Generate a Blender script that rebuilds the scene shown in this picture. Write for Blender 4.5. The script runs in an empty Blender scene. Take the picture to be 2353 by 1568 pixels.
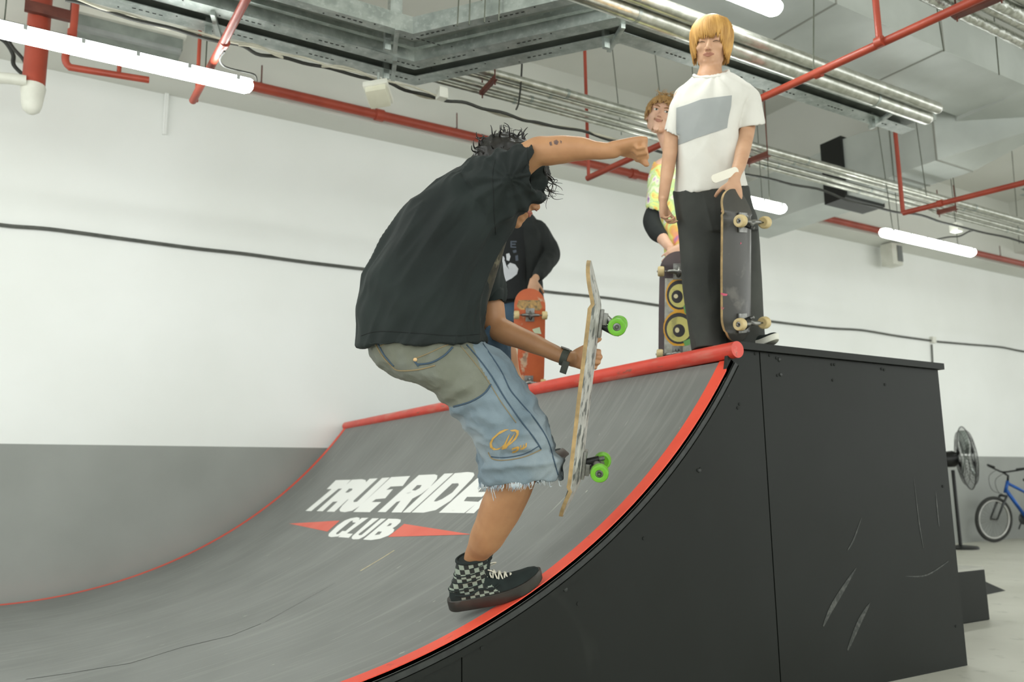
import bpy, bmesh, math, random
from mathutils import Vector, Matrix, noise, geometry
random.seed(7)
sc = bpy.context.scene
COL = sc.collection
# ------------------------------------------------------------------ camera, world, exposure
F_PX, YAW, PITCH, ROLL, CAM_H = 1939.1, .5506, .1720, -.0137, .84
_cy, _sy, _cp, _sp = math.cos(YAW), math.sin(YAW), math.cos(PITCH), math.sin(PITCH)
FW = Vector((_sy*_cp, _cy*_cp, _sp))
_r0 = Vector((_cy, -_sy, 0)); _u0 = _r0.cross(FW)
RI = _r0*math.cos(ROLL) + _u0*math.sin(ROLL)
UP = _u0*math.cos(ROLL) - _r0*math.sin(ROLL)
EYE = Vector((0, 0, CAM_H))
cam_data = bpy.data.cameras.new('camera'); cam = bpy.data.objects.new('camera', cam_data); COL.objects.link(cam)
cam_data.sensor_width = 36; cam_data.lens = F_PX/2353*36; cam_data.clip_start = .05; cam_data.clip_end = 200
cam.matrix_world = Matrix(((RI.x, UP.x, -FW.x, 0), (RI.y, UP.y, -FW.y, 0), (RI.z, UP.z, -FW.z, CAM_H), (0, 0, 0, 1)))
cam_data.dof.use_dof = True; cam_data.dof.focus_distance = 2.75; cam_data.dof.aperture_fstop = 3.5
sc.camera = cam
sc.view_settings.view_transform = 'Standard'; sc.view_settings.look = 'None'
sc.view_settings.gamma = 1; sc.view_settings.use_curve_mapping = False
sc.view_settings.exposure = 0.47
sc.cycles.use_denoising = True
try: sc.cycles.denoiser = 'OPENIMAGEDENOISE'
except Exception: pass
sc.cycles.max_bounces = 6; sc.cycles.diffuse_bounces = 4; sc.cycles.glossy_bounces = 3
sc.cycles.sample_clamp_indirect = 6
world = bpy.data.worlds.new('hall_ambient'); sc.world = world; world.use_nodes = True
world.node_tree.nodes['Background'].inputs[0].default_value = (.95, .98, .96, 1)
world.node_tree.nodes['Background'].inputs[1].default_value = 1.4
TUBE_POWER = 24.0

# ------------------------------------------------------------------ measuring helpers (points of the place along sight lines)
def ray(px, py): return FW + RI*((px-1176.5)/F_PX) - UP*((py-784)/F_PX)
def P(px, py, ax, val):
    d = ray(px, py); return EYE + d*((val-EYE[ax])/d[ax])
def D(px, py, dep): return EYE + ray(px, py)*dep
def proj(p):
    d = p-EYE; z = d.dot(FW); return (1176.5+F_PX*d.dot(RI)/z, 784-F_PX*d.dot(UP)/z)

# ------------------------------------------------------------------ materials
def lin(h):
    h = h.lstrip('#'); v = [int(h[i:i+2], 16)/255 for i in (0, 2, 4)]
    return tuple((c/12.92 if c <= .04045 else ((c+.055)/1.055)**2.4) for c in v)+(1,)
def mat(name, a, b=None, rough=.6, metal=0, scale=8, stretch=(1, 1, 1), bump=0, bscale=None, sss=0, lo=.35, hi=.65, coat=0, detail=4, uv=False):
    m = bpy.data.materials.new(name); m.use_nodes = True; nt = m.node_tree; N = nt.nodes; L = nt.links
    p = N['Principled BSDF']; p.inputs['Roughness'].default_value = rough; p.inputs['Metallic'].default_value = metal
    if coat: p.inputs['Coat Weight'].default_value = coat; p.inputs['Coat Roughness'].default_value = .25
    if sss:
        p.inputs['Subsurface Weight'].default_value = sss; p.inputs['Subsurface Radius'].default_value = (.02, .008, .004)
        p.inputs['Subsurface Scale'].default_value = .4
    tc = N.new('ShaderNodeTexCoord'); mp = N.new('ShaderNodeMapping'); mp.inputs['Scale'].default_value = stretch
    L.new(tc.outputs['UV' if uv else 'Object'], mp.inputs[0])
    n = N.new('ShaderNodeTexNoise'); n.inputs['Scale'].default_value = scale; n.inputs['Detail'].default_value = detail
    L.new(mp.outputs[0], n.inputs['Vector'])
    r = N.new('ShaderNodeValToRGB'); r.color_ramp.elements[0].position = lo; r.color_ramp.elements[1].position = hi
    r.color_ramp.elements[0].color = lin(a); r.color_ramp.elements[1].color = lin(b or a)
    L.new(n.outputs[0], r.inputs[0]); L.new(r.outputs[0], p.inputs['Base Color'])
    if bump:
        bn = N.new('ShaderNodeTexNoise'); bn.inputs['Scale'].default_value = bscale or scale*3; bn.inputs['Detail'].default_value = 5
        L.new(mp.outputs[0], bn.inputs['Vector'])
        bp = N.new('ShaderNodeBump'); bp.inputs['Strength'].default_value = bump; bp.inputs['Distance'].default_value = .01
        L.new(bn.outputs[0], bp.inputs['Height']); L.new(bp.outputs[0], p.inputs['Normal'])
    m['ramp'] = r.name
    return m
def layer(m, col, scale, stretch, lo, hi, uv=False, detail=3, strength=1.0, kind='noise'):
    """lay a second pattern of marks over a material's colour"""
    nt = m.node_tree; N = nt.nodes; L = nt.links; p = N['Principled BSDF']
    src = p.inputs['Base Color'].links[0].from_socket
    tc = N.new('ShaderNodeTexCoord'); mp = N.new('ShaderNodeMapping'); mp.inputs['Scale'].default_value = stretch
    L.new(tc.outputs['UV' if uv else 'Object'], mp.inputs[0])
    n = N.new('ShaderNodeTexNoise'); n.inputs['Scale'].default_value = scale; n.inputs['Detail'].default_value = detail
    if kind == 'warp': n.inputs['Distortion'].default_value = 1.2
    L.new(mp.outputs[0], n.inputs['Vector'])
    r = N.new('ShaderNodeValToRGB'); r.color_ramp.elements[0].position = lo; r.color_ramp.elements[1].position = hi
    r.color_ramp.elements[0].color = (0, 0, 0, 1); r.color_ramp.elements[1].color = (strength,)*3+(1,)
    L.new(n.outputs[0], r.inputs[0])
    mx = N.new('ShaderNodeMixRGB'); L.new(r.outputs[0], mx.inputs[0]); L.new(src, mx.inputs[1]); mx.inputs[2].default_value = lin(col)
    L.new(mx.outputs[0], p.inputs['Base Color'])
    return m
def checker(name, a, b, scale, rough=.7):
    m = mat(name, a, rough=rough); nt = m.node_tree; N = nt.nodes
    c = N.new('ShaderNodeTexChecker'); c.inputs['Scale'].default_value = scale
    c.inputs['Color1'].default_value = lin(a); c.inputs['Color2'].default_value = lin(b)
    tc = N.new('ShaderNodeTexCoord'); nt.links.new(tc.outputs['UV'], c.inputs[0])
    nt.links.new(c.outputs[0], N['Principled BSDF'].inputs['Base Color']); return m
def emit(name, col, s):
    m = bpy.data.materials.new(name); m.use_nodes = True; p = m.node_tree.nodes['Principled BSDF']
    p.inputs['Base Color'].default_value = (.9, .9, .9, 1); p.inputs['Emission Color'].default_value = lin(col); p.inputs['Emission Strength'].default_value = s
    return m

M = {}
M['wall'] = mat('white_wall_paint', '#eff1ee', '#e9ebe7', rough=.75, scale=.8)
M['wall_grey'] = mat('grey_wall_paint', '#989b96', '#90938e', rough=.6, scale=1.5)
M['ceiling'] = mat('ceiling_paint', '#dcddd6', '#d2d3cb', rough=.8, scale=.7)
M['floor'] = layer(mat('worn_concrete_floor', '#cecdc2', '#bfbeb2', rough=.45, scale=1.2, bump=.05), '#8f8f84', 9, (1, 1, 1), .62, .75, strength=.5)
M['galv'] = layer(mat('galvanised_steel', '#b4bbb6', '#98a09b', rough=.38, metal=.75, scale=14, bump=.03), '#cfd6d2', 40, (1, 1, 1), .55, .7, strength=.4)
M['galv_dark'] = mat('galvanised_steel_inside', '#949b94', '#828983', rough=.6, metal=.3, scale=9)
M['slot'] = mat('slot_holes', '#1c1f1c', rough=.9)
M['duct'] = mat('foil_faced_duct_board', '#c4c9c4', '#b2b7b2', rough=.42, metal=.25, scale=1.6, bump=.25, bscale=3)
M['duct_seam'] = mat('duct_seam_tape', '#8d8e86', rough=.6)
M['foil'] = mat('crinkled_foil', '#d8dad4', '#a9aba2', rough=.24, metal=.9, scale=30, bump=.9, bscale=28)
M['silver'] = mat('silver_pipe', '#d2d3cb', '#b3b5aa', rough=.28, metal=.85, scale=20, bump=.15, bscale=40)
M['redpipe'] = layer(mat('red_oxide_pipe', '#a64632', '#953b29', rough=.42, scale=5), '#d9d6cf', 3, (1, 1, 1), .68, .74, strength=.55)
M['brown'] = mat('brown_primed_angle', '#6e3a2c', '#57291f', rough=.6, scale=9)
M['rod'] = mat('dull_threaded_rod', '#6f7367', '#5b5f54', rough=.6, metal=.5)
M['black_cable'] = mat('black_cable', '#34352f', '#24251f', rough=.6)
M['grey_cable'] = mat('black_wall_cable_dusty', '#4a4c47', '#5d5f59', rough=.7)
M['white_cable'] = mat('off_white_cable', '#c3c0ae', '#a9a694', rough=.6)
M['whiteplastic'] = mat('white_plastic', '#dfdfd4', '#d2d2c6', rough=.45)
M['greyplastic'] = mat('grey_plastic', '#9a9e9b', '#8d918e', rough=.55)
M['speaker_grille'] = mat('grey_grille', '#7b7f7d', '#6d716f', rough=.6)
M['tube'] = emit('lit_tube_diffuser', '#fbfffb', TUBE_POWER)
M['black_metal'] = mat('black_metal', '#1b1c1b', rough=.35, metal=.3)
M['ramp'] = mat('grey_ramp_paint', '#7d7f7c', '#727471', rough=.55, scale=2.2, bump=.04, uv=True)
layer(M['ramp'], '#92948f', 1.0, (1.6, 26, 1), .5, .75, uv=True, strength=.45, kind='warp')
layer(M['ramp'], '#c2c1b6', 1.0, (4.5, 120, 1), .70, .76, uv=True, strength=.6, kind='warp')
layer(M['ramp'], '#5f615f', 1.0, (2.0, 60, 1), .68, .78, uv=True, strength=.3, kind='warp')
layer(M['ramp'], '#d8d5c8', 1.0, (14, 60, 1), .74, .77, uv=True, strength=.8)
M['ramp_red'] = layer(mat('ramp_edge_red', '#f0553c', '#e64b33', rough=.5, scale=4), '#b5442f', 20, (1, 1, 1), .66, .74, strength=.5)
M['coping'] = layer(layer(mat('worn_red_coping', '#d94a3a', '#cb4131', rough=.4, scale=6), '#cf8f7d', 7, (3, .6, 3), .54, .72, strength=.6), '#6e5a4c', 16, (3, .7, 3), .64, .72, strength=.7)
M['ramp_black'] = layer(mat('black_painted_plywood', '#1d201d', '#191c18', rough=.5, scale=1.8, bump=.05, bscale=12), '#4b4e47', 1.3, (1, 1, 1), .69, .8, strength=.35, kind='warp')
M['ramp_black'].node_tree.nodes['Principled BSDF'].inputs['Specular IOR Level'].default_value = .22
M['ramp_lip'] = mat('black_ply_edge', '#1d201e', '#2d312e', rough=.5, scale=30)
M['white_paint'] = layer(mat('white_stencil_paint', '#f1f2ee', rough=.6), '#b9bab5', 1, (30, 4, 4), .68, .74, strength=.6)
M['red_paint'] = mat('faded_red_paint', '#e2705f', '#dc6655', rough=.6, scale=5)

# ------------------------------------------------------------------ object helpers
def tag(o, label, cat, group=None):
    o['label'] = label; o['category'] = cat
    if group: o['group'] = group
    return o
def thing(name, label, cat, loc, group=None):
    o = bpy.data.objects.new(name, None); COL.objects.link(o); o.location = loc; o.empty_display_size = .1
    return tag(o, label, cat, group)
def link_mesh(name, me, m, parent=None, smooth=True, base=None):
    mats = m if isinstance(m, (list, tuple)) else [m]
    for x in mats: me.materials.append(x)
    o = bpy.data.objects.new(name, me); COL.objects.link(o)
    if parent is not None:
        off = Vector(parent.location); q = parent
        while q.parent: q = q.parent; off += Vector(q.location)
        me.transform(Matrix.Translation(-off)); o.parent = parent
    else:
        if base is None:
            vs = [v.co for v in me.vertices]
            base = Vector(((min(v.x for v in vs)+max(v.x for v in vs))/2, (min(v.y for v in vs)+max(v.y for v in vs))/2, min(v.z for v in vs)))
        me.transform(Matrix.Translation(-base)); o.location = base
    if smooth:
        me.shade_smooth()
        if smooth == 'auto': me.set_sharp_from_angle(angle=math.radians(38))
    return o
def obj(name, bm, m, parent=None, smooth='auto', base=None):
    bmesh.ops.recalc_face_normals(bm, faces=bm.faces)
    me = bpy.data.meshes.new(name); bm.to_mesh(me); bm.free()
    return link_mesh(name, me, m, parent, smooth, base)
def single(name, bm, m, label, cat, group=None, smooth='auto'):
    return tag(obj(name, bm, m, None, smooth), label, cat, group)
def struct(name, bm, m, smooth=False):
    o = obj(name, bm, m, None, smooth); o['kind'] = 'structure'; return o
NB = bmesh.new
def box(bm, lo, hi, bevel=0, mi=0):
    vs = [bm.verts.new((x, y, z)) for x in (lo[0], hi[0]) for y in (lo[1], hi[1]) for z in (lo[2], hi[2])]
    fs = [bm.faces.new([vs[i] for i in q]) for q in ((0, 1, 3, 2), (4, 6, 7, 5), (0, 4, 5, 1), (2, 3, 7, 6), (0, 2, 6, 4), (1, 5, 7, 3))]
    for f in fs: f.material_index = mi
    if bevel: bmesh.ops.bevel(bm, geom=list({e for f in fs for e in f.edges}), offset=bevel, segments=2, affect='EDGES', profile=.7)
    return vs
def obox(bm, c, ax, ay, az, bevel=0, mi=0):
    """box from centre and three half-axis vectors"""
    c = Vector(c); vs = [bm.verts.new(c+ax*i+ay*j+az*k) for i in (-1, 1) for j in (-1, 1) for k in (-1, 1)]
    fs = [bm.faces.new([vs[i] for i in q]) for q in ((0, 1, 3, 2), (4, 6, 7, 5), (0, 4, 5, 1), (2, 3, 7, 6), (0, 2, 6, 4), (1, 5, 7, 3))]
    for f in fs: f.material_index = mi
    if bevel: bmesh.ops.bevel(bm, geom=list({e for f in fs for e in f.edges}), offset=bevel, segments=2, affect='EDGES', profile=.7)
def rings(bm, rs, cap=True, closed=True, mi=0):
    """rs: list of lists of points"""
    R = [[bm.verts.new(p) for p in r] for r in rs]; n = len(R[0])
    for a, b in zip(R, R[1:]):
        for i in range(n if closed else n-1):
            j = (i+1) % n
            f = bm.faces.new((a[i], a[j], b[j], b[i])); f.material_index = mi
    if cap:
        for r in (R[0], R[-1]):
            try: f = bm.faces.new(r); f.material_index = mi
            except ValueError: pass
    return R
def frames(pts):
    pts = [Vector(p) for p in pts]; T = []
    for i in range(len(pts)):
        a = pts[max(i-1, 0)]; b = pts[min(i+1, len(pts)-1)]; t = b-a; T.append(t.normalized() if t.length > 1e-9 else Vector((0, 0, 1)))
    u = T[0].orthogonal().normalized(); out = []
    for i, t in enumerate(T):
        u = (u-t*u.dot(t)); u = u.normalized() if u.length > 1e-6 else t.orthogonal().normalized()
        out.append((pts[i], t, u, t.cross(u)))
    return out
def tube(bm, pts, r, seg=10, cap=True, mi=0, round_ends=False):
    if not hasattr(r, '__len__'): r = [r]*len(pts)
    fr = frames(pts); rs = []
    if round_ends:
        p, t, u, w = fr[0]
        for k in (1.0, .75, .4): a = math.pi/2*k; rs.append([p-t*r[0]*math.sin(a)+(u*math.cos(2*math.pi*i/seg)+w*math.sin(2*math.pi*i/seg))*r[0]*max(math.cos(a), .05) for i in range(seg)])
    for (p, t, u, w), q in zip(fr, r):
        rs.append([p+(u*math.cos(2*math.pi*i/seg)+w*math.sin(2*math.pi*i/seg))*q for i in range(seg)])
    if round_ends:
        p, t, u, w = fr[-1]
        for k in (.4, .75, 1.0): a = math.pi/2*k; rs.append([p+t*r[-1]*math.sin(a)+(u*math.cos(2*math.pi*i/seg)+w*math.sin(2*math.pi*i/seg))*r[-1]*max(math.cos(a), .05) for i in range(seg)])
    rings(bm, rs, cap, True, mi)
def smooth_path(pts, n=6):
    pts = [Vector(p) for p in pts]; out = []
    for i in range(len(pts)-1):
        p0 = pts[max(i-1, 0)]; p1 = pts[i]; p2 = pts[i+1]; p3 = pts[min(i+2, len(pts)-1)]
        for k in range(n):
            t = k/n; out.append(.5*((2*p1)+(p2-p0)*t+(2*p0-5*p1+4*p2-p3)*t*t+(3*p1-p0-3*p2+p3)*t**3))
    out.append(pts[-1]); return out
def ell(bm, c, r, fr=None, seg=20, rn=14, mi=0):
    """ellipsoid, fr = 3 axes"""
    ax = fr or (Vector((1, 0, 0)), Vector((0, 1, 0)), Vector((0, 0, 1))); c = Vector(c); rs = []
    for k in range(1, rn):
        a = math.pi*k/rn
        rs.append([c+ax[0]*r[0]*math.sin(a)*math.cos(2*math.pi*i/seg)+ax[1]*r[1]*math.sin(a)*math.sin(2*math.pi*i/seg)+ax[2]*r[2]*math.cos(a) for i in range(seg)])
    rings(bm, rs, True, True, mi)
def lathe(bm, c, axis, prof, seg=24, mi=0):
    """prof: (radius, height along axis)"""
    c = Vector(c); t = Vector(axis).normalized(); u = t.orthogonal().normalized(); w = t.cross(u)
    rings(bm, [[c+t*h+(u*math.cos(2*math.pi*i/seg)+w*math.sin(2*math.pi*i/seg))*max(r, 1e-4) for i in range(seg)] for r, h in prof], True, True, mi)
def prism(bm, poly, z0, z1, f):
    """extrude a 2-D outline; f(x, y, z) -> point"""
    rings(bm, [[f(x, y, z0) for x, y in poly], [f(x, y, z1) for x, y in poly]])
def evalmods(o, mods):
    for kind, kw in mods:
        m = o.modifiers.new('m', kind)
        for k, v in kw.items(): setattr(m, k, v)
    dg = bpy.context.evaluated_depsgraph_get(); dg.update()
    me = bpy.data.meshes.new_from_object(o.evaluated_get(dg)); me.name = o.name
    old = o.data; bpy.data.objects.remove(o); bpy.data.meshes.remove(old)
    return me
def fuse(name, bm, m, parent, voxel=.005, sm=6, fold=None, fac=.5, uvf=None, keep=None):
    """union of overlapping closed shapes as one continuous skin"""
    bmesh.ops.recalc_face_normals(bm, faces=bm.faces)
    me = bpy.data.meshes.new(name); bm.to_mesh(me); bm.free()
    o = bpy.data.objects.new(name, me); COL.objects.link(o)
    me = evalmods(o, [('REMESH', dict(mode='VOXEL', voxel_size=voxel)), ('SMOOTH', dict(factor=fac, iterations=sm))])
    if fold:
        ns = [v.normal.copy() for v in me.vertices]
        for v, n in zip(me.vertices, ns): v.co += n*fold(v.co, n)
        me.update()
    if keep:
        b2 = bmesh.new(); b2.from_mesh(me); bmesh.ops.delete(b2, geom=[f for f in b2.faces if not keep(f.calc_center_median(), f.normal)], context='FACES'); b2.to_mesh(me); b2.free()
    if uvf:
        uv = me.uv_layers.new(name='UVMap')
        for l in me.loops: uv.data[l.index].uv = uvf(me.vertices[l.vertex_index].co)
    me.materials.clear()
    return link_mesh(name, me, m, parent, True)
def paint(o, fn):
    """set material slots face by face; fn gets the world-space centre and normal"""
    off = Vector(o.location); q = o
    while q.parent: q = q.parent; off += Vector(q.location)
    for f in o.data.polygons:
        k = fn(f.center+off, f.normal)
        if k is not None: f.material_index = k
def inpoly(x, y, poly):
    c = False; j = len(poly)-1
    for i in range(len(poly)):
        xi, yi = poly[i]; xj, yj = poly[j]
        if (yi > y) != (yj > y) and x < (xj-xi)*(y-yi)/(yj-yi)+xi: c = not c
        j = i
    return c
def nz(p, s, o=0): return noise.noise(Vector(p)*s+Vector((o, o*1.7, o*.3)))
# ================================================================== the hall
YW = 7.0; ZC = 5.10; GREY = 1.194
b = NB(); box(b, (-5, YW, GREY), (26, YW+.2, ZC)); box(b, (-5, YW, 0), (26, YW+.2, GREY), mi=1)
w = struct('wall_back', b, [M['wall'], M['wall_grey']])
b = NB(); box(b, (-5, -6, -.1), (26, YW+.2, 0)); struct('floor', b, M['floor'])
b = NB(); box(b, (-5, -6, ZC), (26, YW+.2, ZC+.1)); struct('ceiling', b, M['ceiling'])
b = NB(); box(b, (-5, 6.675, 4.065), (26, YW, ZC)); struct('trim_1', b, M['ceiling'])          # beam along the wall
b = NB(); box(b, (7.45, -2, 4.30), (8.0, 6.675, ZC)); struct('trim_2', b, M['ceiling'])        # cross beam
b = NB(); box(b, (13.2, -2, 4.30), (13.75, 6.675, ZC)); struct('trim_3', b, M['ceiling'])
b = NB(); box(b, (-5, -.9, 4.45), (26, -.5, ZC)); struct('trim_4', b, M['ceiling'])

# ---- strip lights
def strip_light(x0, x1, y, z, label, group='white strip lights hanging under the ceiling', top=None):
    t = thing('strip_light', label, 'ceiling light', ((x0+x1)/2, y, z), group)
    def sect(x, s=1):
        return [(x, y+.052*s*math.cos(a), z+(.034 if math.sin(a) > 0 else .046)*s*math.sin(a)) for a in [2*math.pi*i/20 for i in range(20)]]
    b = NB(); rs = []
    for x, s in ((x0, .35), (x0+.012, .75), (x0+.04, 1), (x1-.04, 1), (x1-.012, .75), (x1, .35)): rs.append([(p[0], p[1], min(p[2], z+.026)) for p in sect(x, s)])
    rings(b, rs); obj('diffuser', b, M['tube'], t, 'auto')
    b = NB(); rs = []
    for x, s in ((x0+.002, .55), (x0+.02, .95), (x1-.02, .95), (x1-.002, .55)): rs.append([(p[0], y+(p[1]-y)*.82, max(p[2], z+.022)+.006) for p in sect(x, s)])
    rings(b, rs); obj('housing', b, M['greyplastic'], t, 'auto')
    n = 6
    for i in range(n):
        x = x0+.09+(x1-x0-.18)*i/(n-1)
        b = NB(); rings(b, [[(xx, y-.060, z-.006), (xx, y-.051, z-.006), (xx, y-.049, z+.012), (xx, y+.049, z+.012), (xx, y+.051, z-.006), (xx, y+.060, z-.006), (xx, y+.058, z+.020), (xx, y-.058, z+.020)] for xx in (x-.009, x+.009)])
        obj('clip', b, M['greyplastic'], t)
    for x in (x0+.25, x1-.25):
        b = NB(); tube(b, [(x, y, z+.03), (x, y, top or ZC)], .0035, 6); obj('suspension_wire', b, M['rod'], t)
    return t
ZL = 3.02; YL = 4.4
strip_light(-.36, 1.06, YL, ZL, 'long lit white strip light in the upper left corner, cut by the left edge')
xb = P(1802, 480, 1, YL).x
strip_light(xb-1.18, xb, YL, ZL, 'lit white strip light half hidden behind the blond man and his board')
xc = P(2027, 537, 1, YL).x
strip_light(xc, xc+1.41, YL, ZL, 'lit white strip light at the right, above the small wall speaker')
pd = P(1790, 22, 2, 3.25)
strip_light(pd.x-1.41, pd.x, pd.y, 3.25, 'lit white strip light above the blond man, cut by the top edge', top=3.95)
for (x, y), w_ in zip(((-3.2, YL), (10.6, YL), (-1.6, pd.y), (.5, -1.6), (3.6, -1.6), (6.6, -1.6), (.5, -3.8), (4.0, -3.8), (9.0, .8)),
                ('left of the picture in the row by the wall', 'right of the picture in the row by the wall', 'left of the picture in the row over the ramp', 'first of the row just behind the camera', 'second of the row just behind the camera', 'third of the row just behind the camera', 'first of the last row behind the camera', 'second of the last row behind the camera', 'beyond the top right corner, past the foil pipes')):
    strip_light(x, x+1.41, y, ZL, 'added unseen strip light '+w_, 'strip lights added out of view to brighten the hall')  # extra lamps, added out of view only to brighten the hall

# ---- sprinkler and water pipes
def pipe(name, pts, r, m, label, cat='pipe', seg=14, collars=(), group=None):
    t = thing(name, label, cat, pts[0], group)
    b = NB(); tube(b, pts, r, seg); obj('pipe_run', b, m, t)
    for p, d in collars:
        b = NB(); d = Vector(d).normalized(); tube(b, [Vector(p)-d*r*.9, Vector(p)+d*r*.9], r*1.28, seg); obj('coupling', b, m, t)
    return t
zp = P(1050, 306, 1, 6.6).z
t = pipe('sprinkler_pipe', [(-5, 6.6, zp), (26, 6.6, zp)], .042, M['redpipe'], 'long red sprinkler main running along the beam on top of the white wall',
     collars=[((x, 6.6, zp), (1, 0, 0)) for x in (-.2, 2.7, 5.6, 8.5, 11.5)])
for px, py in ((600, 205), (1050, 306), (1340, 380), (2300, 595)):
    q = P(px, py, 1, 6.6); b = NB(); tube(b, [(q.x, 6.6, zp+.03), (q.x, 6.6, zp+.2)], .006, 6); obox(b, (q.x, 6.66, zp+.05), Vector((.012, 0, 0)), Vector((0, .055, .0)), Vector((0, 0, .004))); obj('hanger', b, M['brown'], t)
# branch over the ramp
z1 = 2.97; a = P(1350, 410, 2, z1); c = P(2240, 0, 2, z1); c2 = a+(c-a)*1.6
s1 = P(2021, 96, 2, z1); k = P(1880, 168, 2, z1)
t = pipe('sprinkler_branch', [a, c2], .021, M['redpipe'], 'red branch pipe crossing under the ducts behind the blond man', collars=[(k, c-a), (s1, c-a)])
b = NB(); tube(b, [(a.x+.01, a.y, z1), (a.x+.01, a.y, ZC)], .012, 10); obj('riser', b, M['redpipe'], t)
b = NB(); tube(b, [s1, (s1.x, s1.y, z1+.45)], .016, 10); tube(b, [(s1.x, s1.y, z1+.45), (s1.x, s1.y, 3.98)], .020, 10); tube(b, [(s1.x, s1.y, z1+.42), (s1.x, s1.y, z1+.47)], .027, 10)
obj('riser', b, M['redpipe'], t)
# farther branch at the right
z2 = 3.0; a = P(2075, 490, 2, z2); c = P(2353, 420, 2, z2)
t = pipe('sprinkler_branch', [a, a+(c-a)*2.2], .022, M['redpipe'], 'red branch pipe at the far right, below the grey duct', collars=[(P(2160, 468, 2, z2), c-a)])
b = NB(); tube(b, [a, (a.x, a.y, ZC)], .017, 10); obj('riser', b, M['redpipe'], t)
# pipe dropping at the upper left
z3 = 3.10; a = P(443, 232, 2, z3); c = P(570, -10, 2, z3)
t = pipe('sprinkler_branch', [a, a+(c-a)*1.5], .021, M['redpipe'], 'pale red pipe slanting down past the end of the left strip light', collars=[(P(515, 100, 2, z3), c-a)])
b = NB(); tube(b, [(a.x+.02, a.y, z3), (a.x+.02, a.y, ZC)], .011, 8); obj('riser', b, M['redpipe'], t)
# thick vertical pipe with a white lower end
Yv = 5.9
a = P(76, 205, 1, Yv); e = P(73, 232, 1, Yv)
t = thing('riser_pipe', 'thick faded red vertical pipe with a white end near the upper left corner', 'pipe', e)
b = NB(); tube(b, [(a.x, Yv, a.z), (a.x, Yv, ZC)], .068, 20); obj('pipe_run', b, M['redpipe'], t)
b = NB(); tube(b, [(a.x, Yv, e.z-.03), (a.x, Yv, a.z+.01)], [.06, .074], 20, round_ends=True); obj('end_cap', b, M['whiteplastic'], t)
q = P(112, 40, 1, Yv); b = NB(); obox(b, (q.x, Yv-.08, q.z), Vector((.14, 0, 0)), Vector((0, .02, 0)), Vector((0, 0, .035)), .004)
for s in (-1, 1): tube(b, [(q.x+s*.12, Yv-.08, q.z), (q.x+s*.12, Yv-.08, ZC)], .006, 6)
obj('clamp', b, M['brown'], t)
b = NB(); pts = [P(-60, 178, 1, Yv-.05), P(15, 180, 1, Yv-.05), P(60, 186, 1, Yv-.05)]; tube(b, smooth_path(pts), .035, 12)
single('conduit_pipe', b, M['whiteplastic'], 'short white pipe entering the left edge beside the thick red pipe', 'pipe')
# elbow pipe
Ye = 5.6
pts = [P(176, -20, 1, Ye), P(168, 72, 1, Ye)]; el = [P(155, 112, 1, Ye), P(150, 135, 1, Ye), P(158, 152, 1, Ye), P(180, 158, 1, Ye), P(342, 184, 1, Ye)]
t = pipe('elbow_pipe', smooth_path(pts+el, 4), .022, M['redpipe'], 'pale red pipe with an elbow just below the left strip light', collars=[(P(166, 76, 1, Ye), (0, 0, 1))])
b = NB(); q = P(273, 172, 1, Ye); tube(b, [q, q+Vector((0, 0, .12))], .014, 10); obj('nipple', b, M['redpipe'], t)

# ---- cables
def cable(name, pts, r, m, label, n=6, wob=0):
    q = smooth_path(pts, n)
    if wob: q = [p+Vector((0, 0, wob*math.sin(i*.9)+wob*nz(p, 3))) for i, p in enumerate(q)]
    b = NB(); tube(b, q, r, 8); return single(name, b, m, label, 'cable')
yc = YW-.02
wl = [P(x, y, 1, yc) for x, y in ((-80, 505), (20, 519), (120, 527), (300, 551), (450, 571), (560, 583), (700, 602), (850, 620), (1000, 637), (1150, 655), (1262, 671), (1340, 679), (1420, 688), (1540, 706), (1640, 722), (1790, 741), (1900, 754), (1980, 759), (2060, 772), (2139, 783))]
cable('wall_cable', wl, .014, M['grey_cable'], 'long dark cable sagging along the white wall from left edge to junction box')
wl = [P(x, y, 1, yc) for x, y in ((2150, 785), (2230, 792), (2300, 798), (2353, 808), (2430, 816), (2520, 826))]
cable('wall_cable', wl, .014, M['grey_cable'], 'dark wall cable leaving the white junction box towards the right edge')
q = P(2142, 784, 1, yc); b = NB(); box(b, (q.x-.03, yc-.03, q.z-.03), (q.x+.06, YW, q.z+.06), .008)
single('junction_box', b, M['whiteplastic'], 'small white junction box on the wall cable above the ramp corner', 'junction box')
cable('drop_cable', [P(2141, 792, 1, yc), P(2143, 830, 1, yc), P(2144, 880, 1, yc), P(2146, 1000, 1, yc)], .011, M['grey_cable'], 'short dark cable dropping from the white junction box behind the ramp')
zk = 3.17; s = lambda L, z: [P(x, y, 2, z) for x, y in L]
A = [(150, 0), (300, 40), (430, 78), (545, 104), (600, 125), (680, 138), (762, 160), (869, 183), (930, 205), (1000, 224), (1060, 236), (1120, 252), (1190, 271), (1240, 285), (1321, 298), (1400, 320), (1500, 345), (1620, 372), (1711, 400), (1800, 418), (1895, 441), (1980, 470), (2058, 486), (2130, 500), (2187, 517), (2270, 536), (2353, 557), (2450, 580)]
cable('ceiling_cable', s(A, zk), .010, M['black_cable'], 'long black cable strung below the steel cable trays', 5, .006)
B_ = [(130, -12), (230, 14), (330, 48), (430, 74), (548, 98), (620, 117), (700, 147), (770, 152), (868, 178), (935, 206), (1005, 228), (1035, 231), (1130, 258), (1200, 276), (1280, 292), (1390, 311), (1440, 335)]
cable('ceiling_cable', s(B_, zk+.01), .008, M['white_cable'], 'off-white cable twisted along the black cable below the cable trays', 5, .008)
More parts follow.
